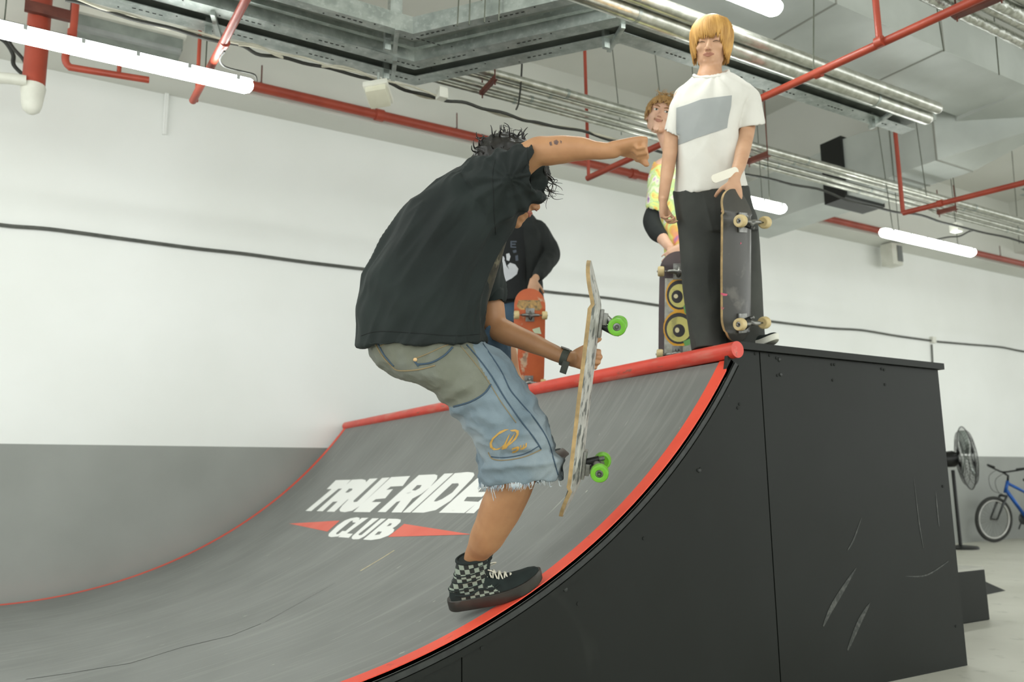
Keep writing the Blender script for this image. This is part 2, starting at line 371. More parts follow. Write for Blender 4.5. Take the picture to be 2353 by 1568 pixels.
cable('ceiling_cable', s([(548, 104), (640, 120), (720, 140), (800, 163), (900, 186), (1010, 222)], zk-.01), .006, M['white_cable'], 'thin off-white cable running from the left strip light to the small junction box', 5, .006)
cable('loop_cable', s([(516, 118), (505, 135), (512, 150), (530, 158), (560, 165), (585, 172), (590, 186)], 3.06), .005, M['black_cable'], 'thin black lead looping over the end of the left strip light')
cable('hanging_cable', [P(x, y, 1, 6.3) for x, y in ((-20, 80), (10, 95), (30, 125), (32, 150), (60, 178))], .014, M['black_cable'], 'thick black cable hanging at the left edge below the strip light')
cable('hanging_cable', [P(x, y, 1, 6.2) for x, y in ((15, 85), (30, 110), (52, 135), (64, 160), (66, 180))], .012, M['black_cable'], 'second black cable curving behind the first, against the thick red pipe')
cable('hanging_cable', [Vector((P(1208, -150, 1, 4.3).x, 4.3, ZC))]+[P(x, y, 1, 4.3) for x, y in ((1208, -150), (1206, -60), (1204, 10), (1203, 60), (1200, 130), (1197, 190), (1192, 235), (1186, 252))], .006, M['black_cable'], 'thin black cable hanging straight down through the bent cable trays')
cable('hanging_cable', [P(x, y, 1, 4.6) for x, y in ((2150, 551), (2180, 545), (2205, 543), (2225, 533), (2236, 530))], .008, M['black_cable'], 'black lead curling above the strip light at the right')
# boxes on the cable run
q = P(1015, 215, 2, zk); b = NB(); box(b, (q.x-.028, q.y-.03, q.z-.036), (q.x+.028, q.y+.03, q.z+.03), .005); single('junction_box', b, M['whiteplastic'], 'small off-white junction box on the cable run right of the flood light', 'junction box')
q = P(2197, 524, 2, zk); b = NB(); box(b, (q.x-.045, q.y-.04, q.z-.04), (q.x+.045, q.y+.04, q.z+.04), .008); single('junction_box', b, M['whiteplastic'], 'pale junction box on the cable run above the right strip light', 'junction box')
q = P(869, 213, 2, 3.04); t = thing('emergency_lamp', 'square off-white emergency lamp hanging under the cable trays', 'lamp', q)
ux = Vector((.80, -.58, .12)).normalized(); uy = Vector((.5, .75, -.42)); uy = (uy-ux*uy.dot(ux)).normalized(); uz = ux.cross(uy)
b = NB(); obox(b, q, ux*.070, uy*.075, uz*.02, .008); obj('base', b, M['whiteplastic'], t)
b = NB(); obox(b, q-uz*.028, ux*.060, uy*.064, uz*.03, .018); obj('lens', b, mat('frosted_lens', '#d9d8c4', '#cfcdb8', rough=.3), t)
b = NB(); tube(b, [q+uz*.02, q+Vector((0, 0, .12))], .008, 8); obj('bracket', b, M['galv'], t)
# wall speaker
q = P(2047, 586, 1, 6.8); t = thing('wall_speaker', 'small white loudspeaker with grey grille on the wall below the right strip light', 'speaker', (q.x, q.y, q.z-.15))
b = NB(); box(b, (q.x-.11, 6.7, q.z-.16), (q.x+.11, 6.88, q.z+.14), .015); obj('cabinet', b, M['whiteplastic'], t)
b = NB(); box(b, (q.x-.005, 6.685, q.z-.11), (q.x+.095, 6.70, q.z+.11), .004); obj('grille', b, M['speaker_grille'], t)
b = NB(); tube(b, [(q.x, 6.8, q.z+.13), (q.x, 6.8, q.z+.2), (q.x, 7.0, q.z+.24)], .012, 8); obj('bracket', b, M['black_metal'], t)
# air curtain high on the left
Yq = 6.12; a = P(165, 20, 1, Yq); c = P(430, 88, 1, Yq); e = P(428, 122, 1, Yq); top = a.z
t = thing('air_curtain', 'long pale grey air unit under the ceiling behind the left strip light', 'air conditioner', ((a.x+c.x)/2, Yq, e.z))
b = NB(); box(b, (a.x, Yq, c.z), (c.x, Yq+.38, c.z+.42), .02); obj('housing', b, M['whiteplastic'], t)
b = NB(); box(b, (a.x+.02, Yq+.03, e.z+.03), (c.x-.02, Yq+.35, c.z), .01); obj('outlet', b, M['galv_dark'], t)
b = NB(); box(b, (a.x, Yq+.02, e.z), (c.x-.03, Yq+.06, e.z+.035), .005); obj('flap', b, M['greyplastic'], t)
# wall conduit
b = NB()
for dx in (0, .055): q0 = P(388+dx*80, 178, 1, YW-.02); q1 = P(376+dx*80, 309, 1, YW-.02); tube(b, [(q1.x, YW-.02, q0.z), (q1.x, YW-.02, q1.z)], .011, 8)
single('wall_conduit', b, M['wall'], 'pair of thin white conduits down the wall below the left strip light', 'conduit')
q = P(1145, 330, 1, 6.67)
# ---- cable trays: rails with slotted lips, one sweep each
ZT = 3.27
def off_path(path, n):
    """offset a plan polyline towards the camera side by n"""
    out = []
    for i, p in enumerate(path):
        d1 = (path[i]-path[i-1]).normalized() if i else None; d2 = (path[i+1]-path[i]).normalized() if i < len(path)-1 else None
        nn = [Vector((d.y, -d.x)) for d in (d1, d2) if d is not None]
        m = sum(nn, Vector((0, 0))).normalized(); out.append(p+m*(n/m.dot(nn[0])))
    return out
def plan(px, py): q = P(px, py, 2, ZT); return Vector((q.x, q.y))
b1, b2 = plan(955, 197), plan(1424, 100)
base = [Vector((-4, b1.y)), b1, b2, Vector((P(2095, 300, 2, ZT).x, b2.y-.02))]
def rail(path, prof):
    """prof: closed polygon of (n, z)"""
    b = NB(); rs = [off_path(path, n) for n, z in prof]
    rings(b, [[(rs[k][i].x, rs[k][i].y, z) for k, (n, z) in enumerate(prof)] for i in range(len(path))]); return b
def slots(path, n0, n1, z):
    b = NB()
    for i in range(len(path)-1):
        d = path[i+1]-path[i]; Ln = d.length; d.normalize(); nn = Vector((d.y, -d.x)); x = .3
        while x < Ln-.1:
            for k in range(5):
                c = path[i]+d*(x+k*.032)+nn*((n0+n1)/2)
                obox(b, (c.x, c.y, z), Vector((d.x, d.y, 0))*.009, Vector((nn.x, nn.y, 0))*.0035, Vector((0, 0, .0006)))
            for k in (-.07, .2):
                c = path[i]+d*(x+k)+nn*(n0+(n1-n0)*(.25 if k < 0 else .8)); obox(b, (c.x, c.y, z), Vector((d.x, d.y, 0))*.004, Vector((nn.x, nn.y, 0))*.004, Vector((0, 0, .0006)))
            x += .46
    return b
def yat(px, py): return plan(px, py).y
ys = [yat(900, v) for v in (188, 167, 152, 133, 107, 89, 74)]; n_ = [ys[0]-v for v in ys]
def tray(lips, face, zt, label, near):
    n0, n1 = lips
    return n0, n1
tA = thing('cable_tray', 'bent galvanised cable tray nearest the wall, slotted lips on both sides', 'cable tray', (b1.x, b1.y, ZT), 'galvanised cable trays')
H1 = .1
obj('side_rail', rail(base, [(0, ZT), (n_[1], ZT), (n_[1], ZT+.004), (.004, ZT+.004), (.004, ZT+H1), (0, ZT+H1)]), M['galv'], tA)
obj('side_rail', rail(base, [(n_[2], ZT), (n_[3], ZT), (n_[3], ZT+H1), (n_[3]-.004, ZT+H1), (n_[3]-.004, ZT+.004), (n_[2], ZT+.004)]), M['galv'], tA)
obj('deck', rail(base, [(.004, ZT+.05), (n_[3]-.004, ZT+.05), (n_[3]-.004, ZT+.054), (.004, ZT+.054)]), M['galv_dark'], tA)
b = slots(base, 0, n_[1], ZT-.0008); b_ = slots(base, n_[2], n_[3], ZT-.0008)
for q_ in (b, b_): obj('slot_holes', q_, M['slot'], tA)['kind'] = 'stuff'
baseB = base[:3]; baseB[2] = b1+(b2-b1)*1.02
tB = thing('cable_tray', 'bent galvanised cable tray on the near side, passing behind the round silver duct', 'cable tray', (b1.x, b1.y-.7, ZT), 'galvanised cable trays')
g = n_[3]+.22
obj('side_rail', rail(baseB, [(n_[5], ZT+.01), (n_[6], ZT+.01), (n_[6], ZT+.01+H1), (n_[6]-.004, ZT+.01+H1), (n_[6]-.004, ZT+.014), (n_[5], ZT+.014)]), M['galv'], tB)
obj('side_rail', rail(baseB, [(n_[3]+.03, ZT+.05), (n_[3]+.06, ZT+.05), (n_[3]+.06, ZT+.15), (n_[3]+.055, ZT+.15), (n_[3]+.055, ZT+.054), (n_[3]+.03, ZT+.054)]), M['galv'], tB)
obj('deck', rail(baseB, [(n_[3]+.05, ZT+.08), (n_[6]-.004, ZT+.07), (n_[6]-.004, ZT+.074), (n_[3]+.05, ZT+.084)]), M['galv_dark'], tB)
obj('slot_holes', slots(baseB, n_[5], n_[6], ZT+.009), M['slot'], tB)['kind'] = 'stuff'
yr_ = P(2353, 452, 2, 3.5).y
tC = thing('cable_tray', 'cable tray at the far right edge, beyond the duct elbow', 'cable tray', (9.5, yr_, 3.5), 'galvanised cable trays')
for k, n0 in enumerate((0, -.28)):
    b = NB(); rings(b, [[(x, yr_+n0+dy, 3.5+dz) for dy, dz in ((0, 0), (-.10, 0), (-.10, .09), (-.096, .09), (-.096, .004), (0, .004))] for x in (8.1, 14)]); obj('side_rail', b, M['galv'], tC)
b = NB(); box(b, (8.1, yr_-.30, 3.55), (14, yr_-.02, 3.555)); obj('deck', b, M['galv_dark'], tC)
# tray brackets
def bracket(px, py, label):
    q = P(px, py, 2, ZT-.01); t = thing('tray_bracket', label, 'bracket', q, 'steel brackets under the cable trays')
    b = NB(); d = Vector((.35, .94, 0)).normalized(); n = Vector((d.y, -d.x, 0))
    obox(b, q, d*.13, n*.012, Vector((0, 0, .014)), .002); obj('arm', b, M['galv'], t)
    b = NB(); obox(b, q+Vector((-.03, .05, .03)), Vector((.018, 0, 0)), Vector((0, .012, 0)), Vector((0, 0, .075)), .002); obj('post', b, M['galv'], t)
for px, py, l in ((910, 92, 'steel bracket on the near tray, just left of its bend'), (905, 160, 'steel bracket under the wall-side tray, above the emergency lamp'), (1415, 88, 'steel bracket at the second bend of the cable trays'), (497, 60, 'perforated steel bracket on the trays above the end of the left strip light'), (2025, 275, 'steel bracket under the trays beside the end of the round duct')): bracket(px, py, l)
# hanging channel near top
q = P(911, 45, 1, 3.9); b = NB(); box(b, (q.x-.035, 3.9, q.z-.02), (q.x+.035, 3.94, ZC), .003); single('steel_channel', b, M['galv'], 'grey steel channel hanging from the ceiling behind the near cable tray', 'channel')
# ---- round silver ducts
a = P(1420, 18, 2, 3.13); c = P(2125, 256, 2, 3.13)
t = thing('round_duct', 'round silver duct running above the cable trays, behind the blond man', 'duct', a, 'round silver ducts')
xe = c.x+.1; b = NB(); tube(b, [(-1.5, a.y, 3.13), (xe, a.y, 3.13)], .043, 28, round_ends=True); obj('duct_run', b, M['silver'], t)
for x in [a.x+.1+i*.62 for i in range(9) if a.x+.1+i*.62 < xe-.05]:
    b = NB(); tube(b, [(x, a.y, 3.13), (x+.02, a.y, 3.13)], .045, 28); obj('strap', b, M['galv'], t)
t = thing('round_duct', 'second, higher silver duct beside the edge of the big grey duct', 'duct', (a.x, a.y-.075, 3.5), 'round silver ducts')
b = NB(); tube(b, [(-1.5, a.y-.075, 3.165), (xe, a.y-.075, 3.165)], .036, 24, round_ends=True); obj('duct_run', b, M['silver'], t)
# thin silver pipes near the wall
ys0 = 4.407
for k, l in enumerate(('lowest and nearest to the wall', 'second from the wall', 'third from the wall', 'highest and farthest from the wall')):
    y = ys0+(.100, .045, -.034, -.088)[k]; r = (.018, .02, .018, .03)[k]; z = 3.40+.015*k
    b = NB(); tube(b, [(-4, y, z), (22, y, z)], r, 14)
    t = thing('silver_pipe', 'long silver insulated pipe below the ceiling, '+l+' in its bundle', 'pipe', (2, y, z), 'bundle of silver insulated pipes'); obj('pipe_run', b, M['silver'], t)
    for i in range(9): b = NB(); x = 1.6+i*1.2+.1*k; tube(b, [(x, y, z), (x+.02, y, z)], r+.003, 14); obj('joint_band', b, M['galv'], t)
# ---- big square duct
ZD = 4.0; q1 = P(1687, 77.6, 2, ZD); q2 = P(1903, 0, 2, ZD); ex = P(2215, 262, 2, ZD)
yn, yf = q2.y, q1.y
t = thing('air_duct', 'large pale grey square air duct turning down towards the wall at the upper right', 'duct', (5, yn, ZD))
b = NB(); box(b, (-1, yn, ZD), (7.0, yf, ZD+.42)); obj('main_run', b, M['duct'], t, False)
b = NB()
for px, py in ((1776, 92), (2017, 186)):
    x = P(px, py, 2, ZD).x; box(b, (x-.008, yn-.004, ZD-.004), (x+.008, yf+.004, ZD+.42))
for x in (2.2,): box(b, (x-.008, yn-.004, ZD-.004), (x+.008, yf+.004, ZD+.42))
obj('seam', b, M['duct_seam'], t, False)
# transition and branch towards the wall
def qd(px, py, z): return P(px, py, 2, z)
zb = 3.62
A0 = qd(2219, 262, ZD); A1 = Vector((A0.x, yn, ZD))
B0 = qd(2150, 368, zb); B1 = qd(2232, 393, zb); B2 = qd(2128, 424, zb); B3 = qd(2048, 402, zb)
xbl, xbr = 6.87, 7.42; X0 = 7.0
def sq(x0, x1, y, z0, z1): return [(x1, y, z0), (x0, y, z0), (x0, y, z1), (x1, y, z1)]
b = NB(); rings(b, [[(X0, yn, ZD), (X0, yf, ZD), (X0, yf, ZD+.42), (X0, yn, ZD+.42)], [(7.85, yn, ZD-.03), (X0+.02, yf+.03, ZD-.03), (X0+.02, yf+.03, ZD+.42), (7.85, yn, ZD+.42)],
    sq(xbl, xbr, 4.03, zb, 4.06)]); obj('elbow', b, M['duct'], t, False)
b = NB(); rings(b, [sq(xbl, xbr, 4.03, zb, 4.06), sq(xbl, xbr, 4.45, zb, 4.08), sq(xbl, xbr, 4.7, zb-.02, 4.14), sq(xbl, xbr, 4.95, zb-.03, 4.16)]); obj('branch_run', b, M['duct'], t, False)
b = NB(); rings(b, [sq(xbl-.03, xbr+.03, 4.95, zb-.06, 4.19), sq(xbl-.02, xbr+.02, 5.20, zb-.06, 4.19)]); obj('flexible_connector', b, M['black_metal'], t, False)
b = NB(); rings(b, [sq(xbl+.03, xbr-.03, 5.2, zb-.01, 4.13), sq(xbl+.03, xbr-.03, 6.4, zb-.01, 4.13)]); obj('wall_branch', b, M['duct'], t, False)
for y in (4.03, 4.45): b = NB(); rings(b, [sq(xbl-.005, xbr+.005, y-.006, zb-.005, 4.07+(y-4.03)*.05), sq(xbl-.005, xbr+.005, y+.006, zb-.005, 4.07+(y-4.03)*.05)]); obj('seam', b, M['duct_seam'], t, False)
# ---- foil pipes at the top right
zf = 3.6; y0 = P(2353, 106, 2, zf).y
for k in range(5):
    y = y0-.02-.085*k; r = (.035, .03, .045, .04, .04)[k]
    b = NB(); x = 3; pts = []
    while x < 12: pts.append(Vector((x, y+.006*nz((x, k, 0), 4), zf+(.03 if k % 2 else 0)+.006*nz((x, k, 5), 4)))); x += .12
    tube(b, pts, [r*(1+.1*nz((p.x, k, 2), 9)) for p in pts], 12)
    single('foil_pipe', b, M['foil'], ('foil-wrapped pipe at the top right corner, lowest of its bundle', 'foil-wrapped pipe at the top right corner, second of its bundle', 'foil-wrapped pipe at the top right corner, middle and thickest of its bundle', 'foil-wrapped pipe at the top right corner, fourth of its bundle', 'foil-wrapped pipe at the top right corner, uppermost of its bundle')[k], 'pipe', 'foil-wrapped pipes')
# brown angle irons
def angle(p0, p1, label, w=.028, top=None):
    d = (p1-p0).normalized(); u = d.cross(Vector((0, 0, 1))).normalized(); b = NB()
    c = (p0+p1)/2; h = (p1-p0).length/2
    obox(b, c, d*h, u*w, Vector((0, 0, .003))); obox(b, c+u*w+Vector((0, 0, w)), d*h, u*.003, Vector((0, 0, w)))
    for s_ in (-1, 1): e_ = c+d*h*.85*s_; tube(b, [e_-Vector((0, 0, .03)), (e_.x, e_.y, top or ZC)], .005, 6)
    single('angle_iron', b, M['brown'], label, 'bracket', 'brown angle irons carrying the pipes')
angle(P(2190, 42, 2, 3.5), P(2310, -8, 2, 3.5), 'dark brown angle iron under the foil pipes, next to the red pipe', .03)
angle(P(1106, 218, 2, 3.36), P(1140, 182, 2, 3.36), 'short red-brown angle iron across the silver pipes, near the hanging black cable', .012)
angle(P(1718, 377, 2, 3.36), P(1768, 358, 2, 3.36), 'short red-brown angle iron under the silver pipes right of the blond man', .018)
angle(P(2155, 493, 2, 3.36), P(2200, 481, 2, 3.36), 'short red-brown angle iron under the silver pipes near the right junction box', .018, 3.6)
# thin hanging rods
def hrod(px0, py0, px1, py1, y, label, r=.004):
    a, c = P(px0, py0, 1, y), P(px1, py1, 1, y); b = NB(); top = a+(a-c)*((ZC-a.z)/max(a.z-c.z, .05)) if a.z < ZC-.02 else a
    tube(b, [c, top], r, 6); single('hanging_rod', b, M['rod'], label, 'rod', 'thin rods hanging from the ceiling')
for r_ in ((1054, 0, 1051, 60, 3.6, 'thin rod left of three close rods above the bent tray'), (1080, 0, 1078, 57, 3.55, 'first of three close rods dropping to the bent tray'), (1115, 0, 1113, 52, 3.5, 'middle one of three close rods dropping to the bent tray'), (1148, 0, 1146, 48, 3.45, 'last of three close rods dropping to the bent tray'),
           (1407, 110, 1428, 310, 4.75, 'thin slanting rod between the red riser and the man in tie-dye'), (1506, 130, 1515, 208, 4.9, 'thin rod ending above the head of the man in tie-dye'), (1870, 0, 1869, 165, 2.75, 'rod holding the red branch pipe right of the blond man'),
           (1758, 230, 1768, 460, 4.35, 'thin rod holding the strip light behind the blond man'), (2103, 267, 2129, 451, 3.9, 'thin rod in front of the grey duct elbow'), (2020, 310, 2052, 530, 4.3, 'thin rod down to the left end of the right strip light'), (2158, 50, 2169, 118, 2.8, 'dark rod against the side of the big grey duct'), (2288, 82, 2296, 172, 2.6, 'dark rod with a clip on the side of the big grey duct'),
           (2330, 410, 2342, 560, 5.0, 'thin rod near the right edge under the ceiling'), (2190, 410, 2200, 480, 4.4, 'thin rod ending at the angle iron near the right junction box')):
    hrod(*r_)
# ================================================================== the quarter pipe
S_ = .84/.9; YN, YF = 2.583*S_, 6.93
CN = (.4192*S_, 3.0418*S_, 2.7922*S_); CF = (.0477*S_, 3.4613*S_, 3.3562*S_)
def circ(x, c): return c[1]-math.sqrt(max(c[2]**2-(x-c[0])**2, 1e-9))
def zn(x):
    x0 = S_
    if x >= x0: return circ(x, CN)
    z0 = circ(x0, CN); s0 = (x0-CN[0])/(CN[1]-z0); x1, z1, s1 = -.2, .13, .02
    if x <= x1: return z1-.004*(x1-x)
    t = (x-x1)/(x0-x1); h = x0-x1
    return (2*t**3-3*t*t+1)*z1+(t**3-2*t*t+t)*h*s1+(-2*t**3+3*t*t)*z0+(t**3-t*t)*h*s0
def zr(x, y):
    v = (y-YN)/(YF-YN); return zn(x)*(1-v)+circ(max(x, CF[0]), CF)*v
def xt(y): v = (y-YN)/(YF-YN); return 2.52*(1-v)+2.565*v
ZDK = 1.412
def nrm(x, y):
    e = .01; return Vector((-(zr(x+e, y)-zr(x-e, y))/(2*e), 0, 1)).normalized()
XB = -1.5
def surf(x, y, d=0): return Vector((x, y, zr(x, y)))+nrm(x, y)*d
def ramp_hit(px, py):
    d = ray(px, py); t = .5
    while t < 12:
        p = EYE+d*t
        if p.x < 3.3 and p.z < zr(p.x, p.y): break
        t += .03
    a, c = t-.03, t
    for _ in range(24):
        m = (a+c)/2; p = EYE+d*m
        if p.z < zr(p.x, p.y): c = m
        else: a = m
    return EYE+d*c
ramp = thing('quarter_pipe', 'large grey quarter pipe with red coping, red edge stripes and black painted plywood sides', 'skate ramp', (1.3, 4.6, 0))
NX, NY = 90, 12
def sheet(y0, y1, d0, d1, x0=XB, xo=0, nx=NX, ny=NY):
    b = NB(); uv = b.loops.layers.uv.new('UVMap'); V = {}
    for k, dd in enumerate((d0, d1)):
        for j in range(ny+1):
            y = y0+(y1-y0)*j/ny; x1 = xt(y)+xo
            for i in range(nx+1):
                x = x0+(x1-x0)*i/nx; V[k, i, j] = b.verts.new(surf(x, y, dd))
    for k in (0, 1):
        for j in range(ny):
            for i in range(nx): b.faces.new((V[k, i, j], V[k, i+1, j], V[k, i+1, j+1], V[k, i, j+1]))
    for i in range(nx):
        for j in (0, ny): b.faces.new((V[0, i, j], V[0, i+1, j], V[1, i+1, j], V[1, i, j]))
    for j in range(ny):
        for i in (0, nx): b.faces.new((V[0, i, j], V[0, i, j+1], V[1, i, j+1], V[1, i, j]))
    for f in b.faces:
        for l in f.loops:
            c = l.vert.co; l[uv].uv = (math.asin(max(-1, min(1, (c.x-.2)/3.1)))*3.1, c.y)
    return b
obj('riding_surface', sheet(YN, YF, 0, -.012), M['ramp'], ramp)
b = sheet(YN-.006, YF, -.016, -.034); obj('under_sheet', b, M['ramp_lip'], ramp)
b = sheet(YN-.010, YN+.02, -.036, -.056, nx=NX, ny=1); obj('edge_batten', b, M['ramp_black'], ramp)
b = sheet(YN, YN+.066, .0035, -.011, ny=1); obj('edge_stripe', b, M['ramp_red'], ramp)
b = sheet(YF-.05, YF, .0035, -.011, ny=1); obj('edge_stripe', b, M['ramp_red'], ramp)
# coping
c0 = Vector((2.525, YN-.03, 1.375)); c1 = Vector((2.573, YF, 1.378))
b = NB(); n = 60; pts = [c0+(c1-c0)*i/n for i in range(n+1)]; tube(b, pts, .034, 28); obj('coping', b, M['coping'], ramp)
# deck and box
XR = 3.93
b = NB(); rings(b, [[(2.555, YN-.02, ZDK-.03), (2.6, YF, ZDK-.03), (XR+.025, YF, ZDK-.03), (XR+.025, YN-.02, ZDK-.03)], [(2.555, YN-.02, ZDK), (2.6, YF, ZDK), (XR+.025, YF, ZDK), (XR+.025, YN-.02, ZDK)]]); obj('platform_deck', b, M['ramp_black'], ramp, False)
def side(x0, x1, y, th=.018, top=None):
    b = NB(); n = 40; xs = [x0+(x1-x0)*i/n for i in range(n+1)]
    up = [(x, (top(x) if top else zr(x, y)-.05)) for x in xs]
    poly = up+[(x1, 0), (x0, 0)]
    prism(b, poly, y, y+th, lambda x, z, d: (x, d, z)); return b
xsm = P(1061, 1520, 1, YN).x; xs2 = 2.875*S_
obj('side_panel', side(XB, xsm-.002, YN), M['ramp_black'], ramp, False)
def topz(x): return min(zr(min(x, 2.52), YN)-.05 if x < 2.48 else ZDK-.032, ZDK-.032)
obj('side_panel', side(xsm+.002, xs2-.003, YN, top=topz), M['ramp_black'], ramp, False)
obj('side_panel', side(xs2+.003, XR, YN, top=lambda x: ZDK-.032), M['ramp_black'], ramp, False)
b = NB(); box(b, (xs2-.03, YN+.02, 0), (xs2+.03, YN+.06, 1.3)); obj('stud', b, M['ramp_lip'], ramp, False)
b = NB(); box(b, (XR-.02, YN+.019, 0), (XR, YF, ZDK-.032)); obj('back_panel', b, M['ramp_black'], ramp, False)
b = side(XB, 2.5, YF-.02); obj('side_panel', b, M['ramp_black'], ramp, False)
# screws and holes
b = NB()
for px, py in ((1736, 813), (1769, 817), (1785, 823), (1791, 829), (1787, 863), (1795, 860), (1912, 838), (1918, 838), (1914, 874), (2026, 848), (2032, 850), (2034, 884), (1699, 843), (1695, 856), (1684, 875), (1677, 888), (1672, 909), (1700, 929), (1696, 938), (1604, 1081), (1610, 1078), (1108, 1490), (1329, 1388), (1287, 1356), (1300, 1355), (1480, 1238), (2167, 1118), (2197, 1440)):
    q = P(px, py, 1, YN-.0015); lathe(b, q, (0, 1, 0), [(.001, -.001), (.0065, -.001), (.0065, .004), (.001, .004)], 10)
obj('screw_holes', b, M['slot'], ramp)['kind'] = 'stuff'
b = NB()
for px, py in ((1792, 826), (1795, 861), (1695, 857), (1672, 909), (1608, 1082), (1300, 1355)):
    q = P(px, py, 1, YN-.003); lathe(b, q, (0, 1, 0), [(.005, -.002), (.008, 0), (.008, .004), (.005, .005)], 12)
obj('screw_heads', b, M['ramp_lip'], ramp)['kind'] = 'stuff'
# scuffs scratched into the black side
def quad_marks(L, m, name):
    for pts, w in L:
        b = NB()
        q = [P(x, y, 1, YN-.0012) for x, y in pts]; q = smooth_path(q, 5)
        for i, (p, s) in enumerate(zip(q, q[1:])):
            k0 = math.sin(math.pi*i/len(q))*w+.0004; k1 = math.sin(math.pi*(i+1)/len(q))*w+.0004; d = (s-p).normalized(); n = Vector((-d.z, 0, d.x))
            b.faces.new([b.verts.new(v) for v in (p+n*k0, s+n*k1, s-n*k1, p-n*k0)])
        obj(name, b, m, ramp, False)
M['scuff'] = layer(mat('rubbed_scuff', '#4a4c47', '#2e312d', rough=.5, scale=30), '#242824', 60, (1, 1, 1), .4, .6)
quad_marks([([(1980, 1190), (1962, 1240), (1948, 1265)], .004), ([(1968, 1305), (1940, 1350), (1910, 1400), (1892, 1440)], .012), ([(2000, 1385), (1975, 1430), (1948, 1495)], .012), ([(2100, 1100), (2112, 1200), (2122, 1260)], .003), ([(2080, 1325), (2130, 1322), (2180, 1290)], .003), ([(2150, 1130), (2158, 1210)], .004)], M['scuff'], 'scuff_mark')
# ---- painted lettering
def project_paint(name, polys, m, d=.0012, ox=640, oy=1050, k=4.706, parent=None):
    bm = NB()
    for poly in polys:
        outer = poly[0]; loops = [[Vector((x, y, 0)) for x, y in lp] for lp in poly]; flat = [v for lp in loops for v in lp]
        tris = geometry.tessellate_polygon(loops)
        b = NB(); vs = [b.verts.new(v) for v in flat]
        for t in tris:
            try: b.faces.new([vs[i] for i in t])
            except ValueError: pass
        for _ in range(4):
            ed = [e for e in b.edges if e.calc_length() > 45]
            if not ed: break
            bmesh.ops.subdivide_edges(b, edges=ed, cuts=1); bmesh.ops.triangulate(b, faces=b.faces)
        mp = {}
        for v in b.verts:
            q = ramp_hit(v.co.x/k+ox, v.co.y/k+oy); mp[v] = bm.verts.new(q+nrm(q.x, q.y)*d)
        for f in b.faces: bm.faces.new([mp[v] for v in f.verts])
        b.free()
    bmesh.ops.recalc_face_normals(bm, faces=bm.faces)
    for f in bm.faces: f.normal_update()
    if sum(f.normal.z for f in bm.faces) < 0: bmesh.ops.reverse_faces(bm, faces=bm.faces)
    me = bpy.data.meshes.new(name); bm.to_mesh(me); bm.free(); return link_mesh(name, me, m, ramp, True)
WORDS = [
 [[(620,255),(785,250),(695,345),(650,348),(355,590),(292,588),(575,352),(522,352)]],
 [[(795,250),(905,244),(945,255),(948,285),(900,350),(830,425),(745,468),(605,598),(522,596),(640,485),(590,490),(478,592),(412,590)],[(722,390),(765,347),(800,345),(795,365),(755,388)]],
 [[(985,240),(1075,235),(812,478),(815,493),(850,488),(1122,231),(1205,226),(880,535),(800,585),(720,602),(668,595),(660,572),(690,530)]],
 [[(1220,222),(1425,210),(1345,318),(1215,325),(1168,360),(1240,352),(1155,452),(1052,462),(1010,492),(1112,492),(988,602),(808,600)]],
 [[(1518,200),(1690,192),(1720,203),(1715,240),(1640,330),(1545,405),(1450,455),(1330,605),(1222,605),(1320,480),(1280,490),(1160,602),(1073,600)],[(1445,365),(1500,310),(1550,308),(1530,340),(1480,368)]],
 [[(1795,185),(1893,180),(1425,606),(1342,606)]],
 [[(1908,180),(2050,167),(2110,175),(2120,200),(2090,245),(1860,480),(1700,580),(1570,608),(1440,606)],[(1880,292),(1945,290),(1950,310),(1880,390),(1770,460),(1710,485),(1680,485),(1710,450)]],
 [[(2150,235),(2400,220),(2320,335),(2200,340),(2160,385),(2270,380),(2200,437),(2040,437),(2005,482),(2165,490),(2010,612),(1735,608)]],
 [[(2480,212),(2650,204),(2680,216),(2670,255),(2600,345),(2500,420),(2400,470),(2280,618),(2170,616),(2270,490),(2230,500),(2115,614),(2022,612)],[(2395,385),(2450,325),(2500,323),(2480,355),(2430,387)]]]
CLUB = [
 [[(780,668),(850,656),(880,665),(870,690),(838,715),(800,712),(806,692),(780,700),(625,828),(626,842),(650,838),(690,805),(735,806),(700,838),(640,865),(570,872),(540,862),(545,835),(640,745),(720,690)]],
 [[(900,664),(975,662),(740,832),(805,836),(760,880),(645,872)]],
 [[(1015,668),(1088,668),(868,838),(870,852),(900,848),(1108,672),(1165,672),(930,865),(870,895),(810,897),(790,885),(800,860)]],
 [[(1190,672),(1290,675),(1325,683),(1320,710),(1270,755),(1235,775),(1255,790),(1240,820),(1190,855),(1100,890),(1000,905),(915,898)],[(1170,755),(1205,722),(1230,725),(1210,748)],[(1040,850),(1080,812),(1120,812),(1095,842)]]]
o = project_paint('painted_lettering', WORDS, M['white_paint']); o['label'] = 'white slanted lettering reading TRUE RIDER'
o = project_paint('painted_lettering', CLUB, M['white_paint']); o['label'] = 'smaller white slanted lettering reading CLUB'
project_paint('painted_triangle', [[[(115,725),(665,692),(530,812)]]], M['red_paint'])
project_paint('painted_triangle', [[[(1360,728),(2090,843),(1185,870)]]], M['red_paint'])
